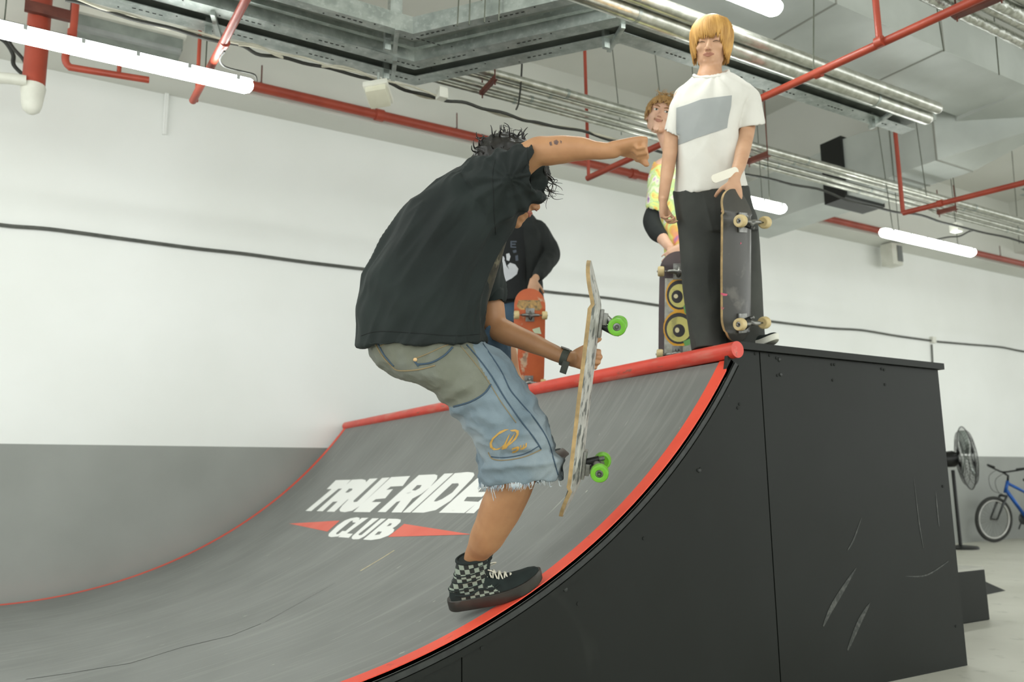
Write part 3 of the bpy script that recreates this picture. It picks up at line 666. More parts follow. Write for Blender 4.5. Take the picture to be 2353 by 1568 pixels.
# seam between the sheets and a few chips
def surf_line(name, pts, w, m, d=.0008):
    q = []
    for (x0, y0), (x1, y1) in zip(pts, pts[1:]):
        for i in range(8): q.append(ramp_hit(x0+(x1-x0)*i/8, y0+(y1-y0)*i/8))
    b = NB()
    for p, s in zip(q, q[1:]):
        t = (s-p); n = nrm(p.x, p.y)
        if t.length < 1e-5: continue
        u = t.normalized().cross(n)*w; b.faces.new([b.verts.new(v+n*d) for v in (p+u, s+u, s-u, p-u)])
    return obj(name, b, m, ramp, False)
surf_line('sheet_seam', [(60, 1562), (154, 1549), (300, 1525), (420, 1488), (530, 1462), (610, 1430)], .0022, M['slot'])
surf_line('sheet_seam', [(610, 1430), (700, 1380), (780, 1335)], .001, M['slot'])
M['chip'] = mat('bare_wood_chip', '#cfc3a2', '#b4a684', rough=.8, scale=60)
surf_line('paint_chip', [(828, 1313), (850, 1300), (880, 1282), (910, 1263)], .006, M['chip'])
# black kicker boxes behind the ramp
q = P(2275, 1425, 2, 0); zt = P(2262, 1303, 1, q.y).z
t = thing('ramp_box', 'low black box with a pale top standing behind the right end of the quarter pipe', 'skate box', (q.x-.35, q.y+.3, 0))
b = NB(); box(b, (q.x-.9, q.y, 0), (q.x, q.y+.5, zt-.015), .008); obj('body', b, M['ramp_black'], t, False)
b = NB(); box(b, (q.x-.9, q.y-.004, zt-.015), (q.x-.012, q.y+.5, zt)); obj('top_sheet', b, mat('pale_top', '#a9a9a0', rough=.5), t, False)
q = P(2311, 1358, 2, 0); b = NB(); zt2 = .3
rings(b, [[(q.x-1.1, q.y-.15, 0), (q.x, q.y, 0), (q.x-.1, q.y+.9, 0), (q.x-1.2, q.y+.9, 0)], [(q.x-1.0, q.y+.1, zt2), (q.x-.75, q.y+.15, zt2), (q.x-.78, q.y+.6, zt2), (q.x-1.05, q.y+.6, zt2)]])
single('kicker_ramp', b, M['ramp_black'], 'dark sloping kicker behind the low black box', 'skate ramp', smooth=False)
# ================================================================== figure tools
M['skin_tan'] = mat('tanned_skin', '#b98a62', '#a97a55', rough=.5, scale=12, sss=.08, bump=.03, bscale=120)
M['skin_light'] = mat('light_skin', '#c99f80', '#bb9071', rough=.55, scale=12, sss=.08)
M['skin_pink'] = mat('pale_skin', '#dbb39a', '#cfa389', rough=.5, scale=12, sss=.08)
M['lip'] = mat('lips', '#a8695a', '#9a5c4e', rough=.4)
M['lip_pale'] = mat('pale_lips', '#a8735f', '#9c6853', rough=.45)
M['eye_white'] = mat('eye_white', '#d8d4cc', rough=.25); M['iris'] = mat('dark_iris', '#2a201a', rough=.15)
M['hair_black'] = mat('black_hair', '#1d1914', '#0f0d0a', rough=.5, scale=60)
M['hair_blond'] = mat('dyed_blond_hair', '#d0a158', '#a97c3d', rough=.55, scale=40, stretch=(1, 1, .2))
M['hair_sandy'] = mat('sandy_hair', '#b08a55', '#8a6a3e', rough=.5, scale=60)
M['brow'] = mat('brown_eyebrow', '#54402d', rough=.8); M['brow_sandy'] = mat('sandy_eyebrow', '#8a6844', rough=.8)
M['tee_black'] = layer(mat('faded_black_jersey', '#1b2422', '#151c1b', rough=.9, scale=5, bump=.06, bscale=400), '#2c3532', 3, (1, 1, 1), .55, .75, strength=.35)
M['tee_white'] = mat('off_white_jersey', '#d9d7d0', '#cfcdc5', rough=.85, scale=6, bump=.05, bscale=400)
M['tee_print'] = mat('blue_grey_print', '#a1a4a3', '#959998', rough=.85, scale=5)
M['denim'] = layer(layer(mat('washed_blue_denim', '#7b8b94', '#60717c', rough=.85, scale=7, bump=.15, bscale=300), '#b3bcbe', 3.5, (1, 1, 1), .5, .70, strength=.75), '#4f6679', 4, (1, 1, 1), .6, .75, strength=.4)
M['denim_olive'] = layer(mat('olive_washed_denim', '#75786c', '#686b5d', rough=.85, scale=7, bump=.15, bscale=300), '#8d9596', 4, (1, 1, 1), .55, .75, strength=.5)
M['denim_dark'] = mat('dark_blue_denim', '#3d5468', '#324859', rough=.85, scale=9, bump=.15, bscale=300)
M['seam_thread'] = mat('tan_seam_thread', '#8a7a5a', rough=.8); M['seam_blue'] = mat('dark_denim_seam', '#3c4f60', rough=.85)
M['gold'] = mat('gold_embroidery', '#c39a4c', '#b1873a', rough=.5)
M['pants_black'] = layer(mat('washed_black_denim', '#3c3e3a', '#30322f', rough=.85, scale=6, bump=.12, bscale=300), '#56574f', 3, (1.5, 1.5, .5), .55, .75, strength=.4)
M['hoodie'] = mat('black_fleece', '#262a29', '#1d2120', rough=.9, scale=6)
M['rubber'] = mat('dark_rubber_sole', '#3b3832', '#2c2a26', rough=.45, scale=12)
M['suede'] = mat('black_suede', '#1c2725', '#141d1c', rough=.9, scale=20)
M['check'] = checker('checkered_canvas', '#1f2422', '#8e9a8c', 1.0)
M['lace'] = mat('white_lace', '#dcd9c8', rough=.8)
M['watch'] = mat('olive_watch_strap', '#4a4f45', '#3e433a', rough=.6)
M['cream'] = mat('cream_leather', '#e6e1d2', rough=.5)
M['grip'] = mat('grip_tape', '#23221f', '#33302b', rough=.95, scale=90)
M['ply'] = mat('worn_maple_ply_edge', '#b79a6a', '#8f7a55', rough=.7, scale=30, stretch=(1, 1, 1))
M['wheel_green'] = mat('lime_green_urethane', '#6cb32a', '#60a322', rough=.35, sss=.1)
M['wheel_cream'] = mat('cream_urethane', '#cdb98a', '#c0ab79', rough=.4, scale=20)
M['truck'] = mat('brushed_aluminium_truck', '#9a9a96', '#70706c', rough=.35, metal=.85, scale=30)
M['bearing'] = mat('bearing_steel', '#8c8c8a', '#5b5b58', rough=.3, metal=.9, scale=60)
M['deck_worn'] = layer(mat('scratched_white_grey_deck', '#c3c2bb', '#8d8b85', rough=.5, scale=22, stretch=(2.5, .6, 1), lo=.3, hi=.7), '#3f4643', 26, (2.2, .5, 1), .52, .6, strength=.85)
M['deck_black'] = layer(mat('worn_black_deck', '#44423e', '#383733', rough=.38, scale=6), '#77736c', 10, (1, 4, 1), .62, .74, strength=.45)
M['deck_orange'] = layer(layer(mat('worn_orange_deck', '#bd5e30', '#ad4f26', rough=.55, scale=6), '#b8a488', 11, (1, 1, 1), .62, .68, strength=.8), '#4f4038', 14, (1, 1, 1), .66, .74, strength=.6)
M['deck_yellow'] = mat('dark_plum_deck', '#4b3c3d', '#3b3033', rough=.45, scale=9)

def lerp_path(pr, n=7):
    """pr: (Vector, radius) -> dense smooth path"""
    P4 = [(p, r) for p, r in pr]; q = smooth_path([p for p, r in P4], n); rr = []
    for i in range(len(P4)-1):
        for k in range(n): t = k/n; t = t*t*(3-2*t); rr.append(P4[i][1]*(1-t)+P4[i+1][1]*t)
    rr.append(P4[-1][1]); return q, rr
def chain(b, L, seg=18, n=7):
    """L: (px, py, depth, radius)"""
    q, rr = lerp_path([(D(x, y, d), r) for x, y, d, r in L], n); tube(b, q, rr, seg, round_ends=True)
def wchain(b, L, seg=14, n=5):
    q, rr = lerp_path([(Vector(p), r) for p, r in L], n); tube(b, q, rr, seg, round_ends=True)
def ring_of(C, A, B, n=48, sq=2.3):
    out = []
    for i in range(n):
        a = 2*math.pi*i/n; c, s = math.cos(a), math.sin(a)
        out.append(C+A*math.copysign(abs(c)**(2/sq), c)+B*math.copysign(abs(s)**(2/sq), s))
    return out
def outline_loft(b, L, n=5, seg=56, sq=2.3, cap=True, view=None, inset=False, inset_deep=None):
    """L: (lx, ly, rx, ry, depth, half thickness[, depth skew]) - left and right edge of a body section and its real thickness"""
    K = []
    for q in L:
        lx, ly, rx, ry, d, t = q[:6]; sk = q[6] if len(q) > 6 else 0
        a, c = D(lx, ly, d-sk), D(rx, ry, d+sk); C = (a+c)/2; A = (c-a)/2
        v = (C-EYE).normalized(); B = v-A.normalized()*v.dot(A.normalized()); K.append((C, A, B.normalized()*t+(RI*(q[7]*d/F_PX) if len(q) > 7 else Vector((0, 0, 0)))))
    Cs = smooth_path([k[0] for k in K], n); As = smooth_path([k[1] for k in K], n); Bs = smooth_path([k[2] for k in K], n)
    R = [ring_of(c, a, bb, seg, sq) for c, a, bb in zip(Cs, As, Bs)]
    if inset:                                     # open hem: turn the cloth inwards
        for end in inset:
            i = 0 if end == 0 else -1; j = 1 if end == 0 else -2
            c = Cs[i]; dirn = (Cs[j]-Cs[i]).normalized()
            r1 = [c+(p-c)*.90 for p in R[i]]; r2 = [c+(p-c)*(.86 if inset_deep is None else .60)+dirn*(.05 if inset_deep is None else inset_deep) for p in R[i]]
            if end == 0: R = [r2, r1]+R
            else: R = R+[r1, r2]
    rings(b, R, cap); return R
def hand(b, W, d, n, side, curls, s=1.0, spread=.12, thumb=(.7, .5, 20)):
    """W wrist, d finger direction, n palm normal, side=+1/-1 thumb side"""
    d = d.normalized(); n = (n-d*n.dot(d)).normalized(); t = d.cross(n)*side
    R = []
    for x, w, h in ((-.01, .024, .017), (.02, .030, .018), (.05, .038, .017), (.075, .041, .015), (.093, .037, .011)):
        R.append(ring_of(W+d*x*s, t*w*s, n*h*s, 20, 2.4))
    rings(b, R)
    Ls = (.070, .080, .075, .058); offs = (.029, .010, -.009, -.027); rad = (.0088, .0090, .0086, .0076)
    for i in range(4):
        p = W+d*(.085-.004*abs(i-1))*s+t*offs[i]*s; c = curls[i]; ang = 0; pts = [(p-d*.012*s, rad[i]*s*1.05), (p, rad[i]*s*1.05)]
        dd = (d+t*offs[i]/.03*spread).normalized()
        for k, (fr, c_) in enumerate(zip((.42, .32, .26), c)):
            ang += math.radians(c_); v = dd*math.cos(ang)+n*math.sin(ang); p = p+v*Ls[i]*fr*s; pts.append((p, rad[i]*s*(1-.07*(k+1))))
        q = [x[0] for x in pts]; tube(b, q, [x[1] for x in pts], 12, round_ends=True)
    p = W+d*.022*s+t*.024*s; v = (d*thumb[0]+t*thumb[1]+n*.35).normalized(); pts = [(W+d*.01*s+t*.012*s, .013*s), (p, .0135*s)]
    bend = math.radians(thumb[2]); p1 = p+v*.036*s; v2 = (v*math.cos(bend)+(n*.8+d*.4-t*.3).normalized()*math.sin(bend)).normalized(); p2 = p1+v2*.030*s; v3 = (v2*math.cos(bend)+(n*.8+d*.3-t*.3).normalized()*math.sin(bend)).normalized(); p3 = p2+v3*.022*s
    tube(b, [pts[0][0], pts[1][0], p1, p2, p3], [.012*s, .0125*s, .0105*s, .0098*s, .0085*s], 12, round_ends=True)
def head_frame(C, fwd, up, s=1.0):
    f = fwd.normalized(); u = (up-f*up.dot(f)).normalized(); r = f.cross(u)
    return lambda x, y, z: C+(r*x+f*y+u*z)*s, (r, f, u), s
def head(b, H, neck=None):
    L, (r, f, u), s = H; E = lambda c, rr, ax=(r, f, u): ell(b, L(*c), [q*s for q in rr], ax, 24, 16)
    E((0, -.015, .035), (.074, .094, .082)); E((0, .02, -.02), (.064, .068, .085)); E((0, .035, -.06), (.050, .052, .055))
    E((0, .068, -.104), (.021, .019, .017)); E((0, .052, -.098), (.034, .026, .018))
    for k in (-1, 1):
        E((k*.038, .014, -.066), (.021, .034, .028)); E((k*.036, .060, -.024), (.023, .021, .021))
        E((k*.031, .074, .004), (.0165, .0135, .0115)); E((k*.032, .076, .022), (.024, .010, .007))
        E((k*.011, .097, -.036), (.009, .010, .008)); E((k*.074, -.008, -.012), (.009, .018, .030)); E((k*.078, -.016, 0), (.008, .012, .020))
    q = [L(0, .083, .012), L(0, .092, -.008), L(0, .102, -.024), L(0, .106, -.031)]; tube(b, q, [.0060*s, .0075*s, .0100*s, .0115*s], 14, round_ends=True)
    E((0, .083, -.060), (.026, .014, .020)); E((0, .076, -.084), (.024, .014, .012))
def face_parts(parent, H, lipm, browm, eyes='open', gaze=0, mustache=None):
    L, (r, f, u), s = H
    b = NB(); wchain(b, [(L(-.023, .088, -.0585), .0028*s), (L(-.009, .0965, -.0548), .0044*s), (L(0, .0975, -.0562), .0042*s), (L(.009, .0965, -.0548), .0044*s), (L(.023, .088, -.0585), .0028*s)], 12)
    wchain(b, [(L(-.021, .0885, -.0605), .0028*s), (L(0, .0955, -.0655), .0052*s), (L(.021, .0885, -.0605), .0028*s)], 12)
    fuse('lips', b, lipm, parent, .0022, 4)
    for k in (-1, 1):
        b = NB(); wchain(b, [(L(k*.014, .0895, .022), .0025*s), (L(k*.032, .0885, .029), .0034*s), (L(k*.050, .075, .024), .0018*s)], 8); obj('eyebrow', b, browm, parent, True)
        if eyes == 'open':
            b = NB(); ell(b, L(k*.031, .0845, .004), (.0135*s, .0050*s, .0062*s), (r, f, u), 16, 10); obj('eye', b, M['eye_white'], parent, True)
            b = NB(); ell(b, L(k*.031+gaze, .0888, .0035), (.0058*s, .0022*s, .0056*s), (r, f, u), 14, 8); obj('iris', b, M['iris'], parent, True)
        b = NB(); zz = .0105 if eyes == 'open' else -.003
        wchain(b, [(L(k*.017, .0855, zz-.003), .0010*s), (L(k*.031, .0905, zz), .0017*s), (L(k*.045, .0815, zz-.003), .0010*s)], 8); obj('eyelashes', b, M['brow'] if browm is M['brow'] else browm, parent, True)
    for k in (-1, 1):
        b = NB(); ell(b, L(k*.007, .107, -.0405), (.0042*s, .0042*s, .0022*s), (r, f, u), 10, 6); obj('nostril', b, M['iris'] if False else M['lip'], parent, True)
    if mustache:
        b = NB()
        for i in range(60):
            x = random.uniform(-.024, .024); z = random.uniform(-.052, -.045) if i % 2 else random.uniform(-.118, -.085)
            y = .0945-abs(x)*.35 if i % 2 else .080-abs(x)*.3
            wchain(b, [(L(x, y, z), .0016*s), (L(x*1.15, y+.003, z-.010), .0008*s)], 5, 2)
        obj('beard', b, mustache, parent, True)
def strands(b, L, roots, n=5, seg=6):
    pass
def bowl_hair(parent, H, m, drop=lambda a: -.05, n=230, thick=.0065, puff=1.0, name='hair', messy=.0, curl=0, jit=.008):
    """locks combed from the crown over the skull; drop(a) gives how low they hang at azimuth a (0 = face)"""
    L, (r, f, u), s = H; b = NB()
    for i in range(n):
        a = 2*math.pi*(i+random.uniform(-.4, .4))/n; layer_ = (i % 3)/3; zend = drop(a)+random.uniform(-jit, jit*.6)+layer_*.012
        rx, ry, rz = .086*puff+.004*layer_, .104*puff+.004*layer_, .094*puff
        pts = []; m0 = random.uniform(-messy, messy); N = 9
        for k in range(N):
            t = k/(N-1); z = .118*puff*(1-t)+zend*t
            zz = max(min((z-.03)/rz, .999), -1); rad = math.sqrt(1-zz*zz) if zz > 0 else 1.0-.12*zz*zz
            if t == 0: rad = .12
            aa = a+m0*t; x = math.sin(aa)*rx*rad; y = -.012+math.cos(aa)*ry*rad
            if curl: x += curl*math.sin(i*1.7+t*9)*t; y += curl*math.cos(i*2.3+t*8)*t; z += curl*.6*math.sin(i+t*7)
            pts.append((L(x, y, z), s*thick*(.8+.5*math.sin(math.pi*min(t*1.05, 1)))*(1 if t < .8 else .75 if t < .95 else .2)))
        tube(b, [p for p, _ in pts], [q for _, q in pts], 6)
    o = obj(name, b, m, parent, True); return o
def curls(parent, m, seeds, name='curls', r0=.004, n=1, L_=.09, R=.016):
    b = NB()
    for (p, dr) in seeds:
        p = Vector(p); dr = dr.normalized(); u = dr.orthogonal().normalized(); w = dr.cross(u); ph = random.uniform(0, 6.28); pts = []; k1 = random.uniform(.6, 1.3); tn = random.uniform(3, 6)
        for k in range(14):
            t = k/13; pts.append(p+dr*L_*k1*t+(u*math.cos(ph+t*tn)+w*math.sin(ph+t*tn))*R*(.4+t)-(u*math.cos(ph)+w*math.sin(ph))*R*.4)
        tube(b, pts, [r0*(1-.75*k/13) for k in range(14)], 5)
    return obj(name, b, m, parent, True)
def folds(amp, freq, axis, along=.25, seed=0, extra=None):
    """cloth creases running along an axis"""
    ax = axis.normalized()
    def f(p, n):
        q = p-ax*p.dot(ax)*(1-along); v = noise.noise(q*freq+Vector((seed, 0, 0))); v2 = noise.noise(q*freq*2.1+Vector((0, seed, 3)))
        o = amp*((1-abs(v)*2)*.7+(1-abs(v2)*2)*.3-.5)
        if extra: o += extra(p, n)
        return o
    return f
def decal(name, polys, d, m, parent, host, off=.002, k=None, maxe=.012):
    """thin appliqué laid on the cloth: outline points are cast on to the garment that carries it"""
    from mathutils.bvhtree import BVHTree
    w = Vector(parent.location); me = host.data; hv = Vector(host.location); q = host
    while q.parent: q = q.parent; hv += Vector(q.location)
    bv = BVHTree.FromPolygons([v.co+hv for v in me.vertices], [tuple(p.vertices) for p in me.polygons])
    bm = NB()
    for poly in polys:
        loops = poly if isinstance(poly[0][0], (tuple, list)) else [poly]
        lp = [[Vector((x, y, 0)) for x, y in l] for l in loops]; flat = [v for l in lp for v in l]
        b = NB(); vs = [b.verts.new(v) for v in flat]
        for t in geometry.tessellate_polygon(lp):
            try: b.faces.new([vs[i] for i in t])
            except ValueError: pass
        for _ in range(5):
            ed = [e for e in b.edges if e.calc_length() > 7]
            if not ed: break
            bmesh.ops.subdivide_edges(b, edges=ed, cuts=1); bmesh.ops.triangulate(b, faces=b.faces)
        mp = {}
        for v in b.verts:
            dr = ray(v.co.x, v.co.y).normalized(); hit = bv.ray_cast(EYE, dr)
            p = hit[0]-dr*off if hit[0] is not None else None; mp[v] = bm.verts.new(p) if p is not None else None
        for f in b.faces:
            q = [mp[v] for v in f.verts]
            if None not in q: bm.faces.new(q)
        b.free()
    return obj(name, bm, m, parent, True)
# ------------------------------------------------------------------ skateboards
def skateboard(label, C, X, Y, Z, bottom, wheelm, nose=.135, tail=.135, hl=.255, w=.1025, s=1.0, ax=.2135, group=None, kick=20, bushing=None):
    """local axes: X across, Y towards the nose, Z out of the grip side; returns the thing and a local->world function"""
    X, Y, Z = X.normalized(), Y.normalized(), Z.normalized()
    F = lambda x, y, z: C+(X*x+Y*y+Z*z)*s
    t = thing('skateboard', label, 'skateboard', C, group)
    def zc(x, y):
        a = abs(y)-hl+.02; k = 0 if a < 0 else (a*a/.08 if a < .04 else .02+(a-.04)) ; return k*math.tan(math.radians(kick))+2.2*x*x*(1 if abs(y) < hl else .6)
    b = NB(); ny, nx = 72, 14; th = .0115; V = {}
    y0, y1 = -hl-tail, hl+nose
    for j in range(ny+1):
        y = y0+(y1-y0)*(.5-.5*math.cos(math.pi*j/ny)); e = min(y-y0, y1-y)/.115; hw = w*math.sqrt(max(1-(1-min(e, 1))**2.4, 0))*(1-.03*max(0, abs(y)/.39)) if e < 1 else w*(1-.03*abs(y)/.39)
        hw = max(hw, .004)
        for i in range(nx+1):
            x = hw*(-1+2*i/nx)
            for k in (0, 1): V[i, j, k] = b.verts.new(F(x, y, zc(x, y)-(th if k else 0)))
    for j in range(ny):
        for i in range(nx):
            for k in (0, 1): f = b.faces.new((V[i, j, k], V[i+1, j, k], V[i+1, j+1, k], V[i, j+1, k])); f.material_index = k
        for i in (0, nx): f = b.faces.new((V[i, j, 0], V[i, j+1, 0], V[i, j+1, 1], V[i, j, 1])); f.material_index = 2
    for i in range(nx):
        for j in (0, ny): f = b.faces.new((V[i, j, 0], V[i+1, j, 0], V[i+1, j, 1], V[i, j, 1])); f.material_index = 2
    deck = obj('deck', b, [M['grip'], bottom, M['ply']], t)
    for sg in (-1, 1):
        ya = sg*ax; zt = -th
        tr = bpy.data.objects.new('truck', None); COL.objects.link(tr); tr.parent = t; tr.location = (0, 0, 0)
        b = NB(); obox(b, F(0, ya, zt-.004), X*.028*s, Y*.042*s, Z*.0045*s, .002); obox(b, F(0, ya+sg*.014, zt-.014), X*.016*s, Y*.018*s, Z*.008*s, .003)
        obj('baseplate', b, M['truck'], tr)
        b = NB(); yk = ya
        wchain(b, [(F(-.052, ya, -.0655), .0085*s), (F(-.02, ya, -.060), .011*s), (F(0, ya-sg*.006, -.052), .015*s), (F(.02, ya, -.060), .011*s), (F(.052, ya, -.0655), .0085*s)], 12)
        wchain(b, [(F(0, ya, -.050), .012*s), (F(0, ya+sg*.022, -.028), .008*s)], 10); obj('hanger', b, M['truck'], tr, True)
        b = NB(); tube(b, [F(0, ya-sg*.004, -.012), F(0, ya-sg*.022, -.058)], .0105*s, 14); obj('bushing', b, bushing or M['black_metal'], tr)
        b = NB(); tube(b, [F(0, ya-sg*.018, -.045), F(0, ya-sg*.027, -.073)], .0065*s, 6); obj('kingpin', b, M['bearing'], tr)
        b = NB(); tube(b, [F(-.108, ya, -.066), F(.108, ya, -.066)], .0038*s, 10); obj('axle', b, M['bearing'], tr)
        for k in (-1, 1):
            wc = F(k*.088, ya, -.066); a = X*k; r_, w2 = .0268*s, .0165*s
            b = NB(); lathe(b, wc, a, [(.012*s, -w2*.8), (.020*s, -w2), (.0245*s, -w2*.92), (r_, -w2*.5), (r_, w2*.5), (.0245*s, w2*.9), (.020*s, w2), (.0115*s, w2*.86), (.0110*s, w2*.5)], 28)
            wh = obj('wheel', b, wheelm, tr)
            b = NB(); lathe(b, wc, a, [(.0108*s, w2*.5), (.0108*s, w2*.72), (.0075*s, w2*.75), (.007*s, w2*.62)], 20); lathe(b, wc, a, [(.0055*s, w2*.6), (.0055*s, w2*1.1), (.0035*s, w2*1.25)], 6); obj('bearing', b, M['bearing'], tr)
    return t, F, deck
# ------------------------------------------------------------------ shoes
def shoe(parent, heel, e1, e2, Lg=.30, high=True, upper=None, check=None, sole=None, lace=None, ankle_lean=.0, wmul=1.0):
    e1 = e1.normalized(); e2 = (e2-e1*e2.dot(e1)).normalized(); e3 = e1.cross(e2); k = Lg/.30
    F = lambda x, y, z: heel+(e1*x+e3*y+e2*z)*k
    sh = bpy.data.objects.new('shoe', None); COL.objects.link(sh); sh.parent = parent; sh.location = (0, 0, 0)
    def hw(t):
        base = .031+.016*math.sin(math.pi*min(max((t-.12)/.95, 0), 1))**.9
        e = min(t/.12, (1-t)/.22, 1); return wmul*base*math.sqrt(max(1-(1-e)**2, 0.0))
    N = 36; foot = []
    for i in range(N+1): t = .5-.5*math.cos(math.pi*i/N); foot.append((t*.30, hw(t)+.0005))
    poly = [(x, y) for x, y in foot]+[(x, -y) for x, y in reversed(foot[1:-1])]
    spring = lambda x: .030*max(0, (x-.15)/.15)**2
    b = NB(); R = []
    for z, g in ((0, .93), (.004, 1.0), (.024, 1.02), (.034, 1.0), (.036, .95)):
        R.append([F(.15+(x-.15)*(.985+.02*(g-.93)/.09), y*g, z+spring(x)) for x, y in poly])
    rings(b, R); obj('sole', b, sole or M['rubber'], sh)
    b = NB(); R = []
    prof = ((0.012, .070), (.03, .085), (.06, .092), (.10, .090), (.13, .084), (.17, .074), (.20, .066), (.235, .060), (.262, .057), (.282, .050), (.293, .040))
    for x, h in prof:
        w_ = max(hw(x/.30)-.003, .006); r_ = []
        for i in range(24):
            a = 2*math.pi*i/24; c, s_ = math.cos(a), math.sin(a); zz = .026+spring(x)+(h-.026)*(abs(s_)**.8 if s_ > 0 else 0)-.004*(s_ < 0)*abs(s_)
            r_.append(F(x, w_*math.copysign(abs(c)**(.75), c)*(1-.25*max(s_, 0)**2), zz))
        R.append(r_)
    rings(b, R)
    top = .150 if high else .078
    R = [ring_of(F(cx, 0, z), (e1*a)*k, (e3*w_)*k, 24, 2.2) for z, cx, a, w_ in ((.04, .075, .068, .034), (.075, .072+ankle_lean*.2, .062, .034), (.105, .068+ankle_lean*.55, .056, .040), (top, .064+ankle_lean, .055, .043))] if high else [ring_of(F(.06, 0, z), e1*.055*k, e3*.034*k, 24, 2.2) for z in (.04, .06, top)]
    rings(b, R)
    def uvf(p): q = p-heel; return (q.dot(e1)/k/.0145*.5*2, q.dot(e2)/k/.0145*.5*2)
    u = fuse('upper', b, [upper or M['suede'], check or M['suede']], sh, .0032, 5, uvf=lambda p: ((p-heel).dot(e1)/k/.0145, (p-heel).dot(e2)/k/.0145+3))
    if check:
        def fn(c, n):
            q = c-heel; x, z = q.dot(e1)/k, q.dot(e2)/k
            if n.dot(e2) > .75: return 0
            if abs(n.dot(e3)) < .35 and z > .09 and x > .09+ankle_lean*(z-.06)/.09: return 0
            if z > .062+.0 and x < .118+ankle_lean*(z-.06)/.09-(z-.06)*.15 and x > .012: return 1
            if .034 < z <= .062 and .045 < x < .165-(z-.035)*.8: return 1
            return 0
        paint(u, fn)
        for z0, z1 in ((.070, .072), (.092, .094), (.112, .115), (.132, .135)):
            b = NB(); pts = [F(.068+ankle_lean*max(0, (z0-.06)/.09)+.0565*math.cos(a)*(1 if z0 > .09 else 1.08), .0405*math.sin(a)*(1 if z0 > .1 else .95), z0+.004*math.cos(a)) for a in [2*math.pi*i/30 for i in range(31)]]
            tube(b, pts, .0022*k, 6); obj('quilting_seam', b, M['suede'], sh, True)
        for sgn in (-1, 1):
            b = NB(); wchain(b, [(F(.03, sgn*.038, .058), .003), (F(.07, sgn*.041, .050), .0035), (F(.105, sgn*.042, .062), .0035), (F(.14, sgn*.041, .052), .004), (F(.165, sgn*.037, .062), .003)], 8); obj('side_stripe', b, M['suede'], sh, True)
        b = NB(); pts = [F(.064+ankle_lean+.055*math.cos(a), .043*math.sin(a), top-.001) for a in [2*math.pi*i/30 for i in range(31)]]; tube(b, pts, .005*k, 8); obj('collar', b, M['suede'], sh, True)
    b = NB(); lm = lace or M['lace']
    if high:
        for i in range(6):
            x = .118+.0165*i; z = .108-.0076*i-.002; x2 = x+.012; z2 = z-.005
            for sg in (-1, 1): wchain(b, [(F(x, sg*.020, z-.012), .0024), (F(x+.006, 0, z+.002), .003), (F(x2, -sg*.020, z2-.012), .0024)], 7, 3)
        wchain(b, [(F(.118, .01, .105), .002), (F(.135, .0, .135), .0018), (F(.155, -.02, .145), .0018), (F(.158, -.03, .128), .0018), (F(.135, -.02, .115), .0018), (F(.120, .0, .104), .002)], 6); wchain(b, [(F(.118, .01, .105), .0024), (F(.140, .022, .108), .0022), (F(.162, .030, .098), .002)], 6)
        wchain(b, [(F(.118, 0, .105), .002), (F(.15, .012, .122), .002), (F(.17, .006, .118), .002), (F(.152, -.004, .108), .002), (F(.12, 0, .104), .002)], 6)
    else:
        for i in range(4): wchain(b, [(F(.12+.018*i, -.018, .078-.008*i), .0025), (F(.124+.018*i, 0, .090-.008*i), .003), (F(.128+.018*i, .018, .078-.008*i), .0025)], 6, 3)
    obj('laces', b, lm, sh, True)
    return sh, F
# ================================================================== the skater
SK = thing('person', 'young man in black tee and frayed denim shorts stepping on the ramp edge', 'person', D(1090, 1390, 2.76))
hC = D(1175, 424, 2.68)
hf = (RI*.86-UP*.42-FW*.10).normalized(); hu = (UP*.90+RI*.42-FW*.05)
HS = head_frame(hC, hf, hu, 1.0)
b = NB(); head(b, HS)
L = HS[0]
chain(b, [(1105, 475, 2.62, .060), (1130, 468, 2.64, .050), (1155, 452, 2.66, .056)])                       # neck
chain(b, [(975, 780, 2.62, .10), (980, 700, 2.62, .11), (1030, 590, 2.60, .105), (1070, 500, 2.60, .095)])   # trunk
chain(b, [(960, 805, 2.60, .07), (1000, 805, 2.66, .07)])
chain(b, [(1110, 470, 2.60, .08), (1165, 400, 2.50, .052), (1228, 352, 2.45, .043), (1262, 347, 2.44, .0425), (1290, 344, 2.43, .041), (1330, 342, 2.42, .035), (1372, 346, 2.40, .026), (1404, 347, 2.39, .0225), (1415, 345, 2.39, .022)])
chain(b, [(1085, 540, 2.68, .055), (1112, 620, 2.76, .040), (1130, 700, 2.77, .041), (1136, 745, 2.76, .042), (1160, 763, 2.74, .040), (1210, 783, 2.71, .034), (1262, 806, 2.68, .027), (1298, 822, 2.66, .0235), (1312, 824, 2.66, .0235)])
chain(b, [(1000, 808, 2.59, .07), (1070, 860, 2.56, .08), (1135, 935, 2.54, .08), (1185, 1030, 2.54, .068), (1185, 1095, 2.55, .062), (1155, 1160, 2.60, .0655), (1124, 1225, 2.66, .056), (1098, 1270, 2.745, .040), (1084, 1310, 2.768, .032), (1076, 1350, 2.775, .029)])
chain(b, [(1010, 795, 2.72, .07), (1075, 800, 2.80, .07), (1135, 805, 2.88, .07), (1165, 880, 2.92, .055), (1215, 980, 2.96, .048), (1245, 1045, 2.96, .036), (1252, 1078, 2.90, .034)])
# right hand: loose fist
hand(b, D(1410, 341, 2.39), RI+UP*.10-FW*.05, -UP*.95-FW*.30, 1, [(82, 98, 60)]*4, 1.02, spread=.02, thumb=(.9, .1, 55))
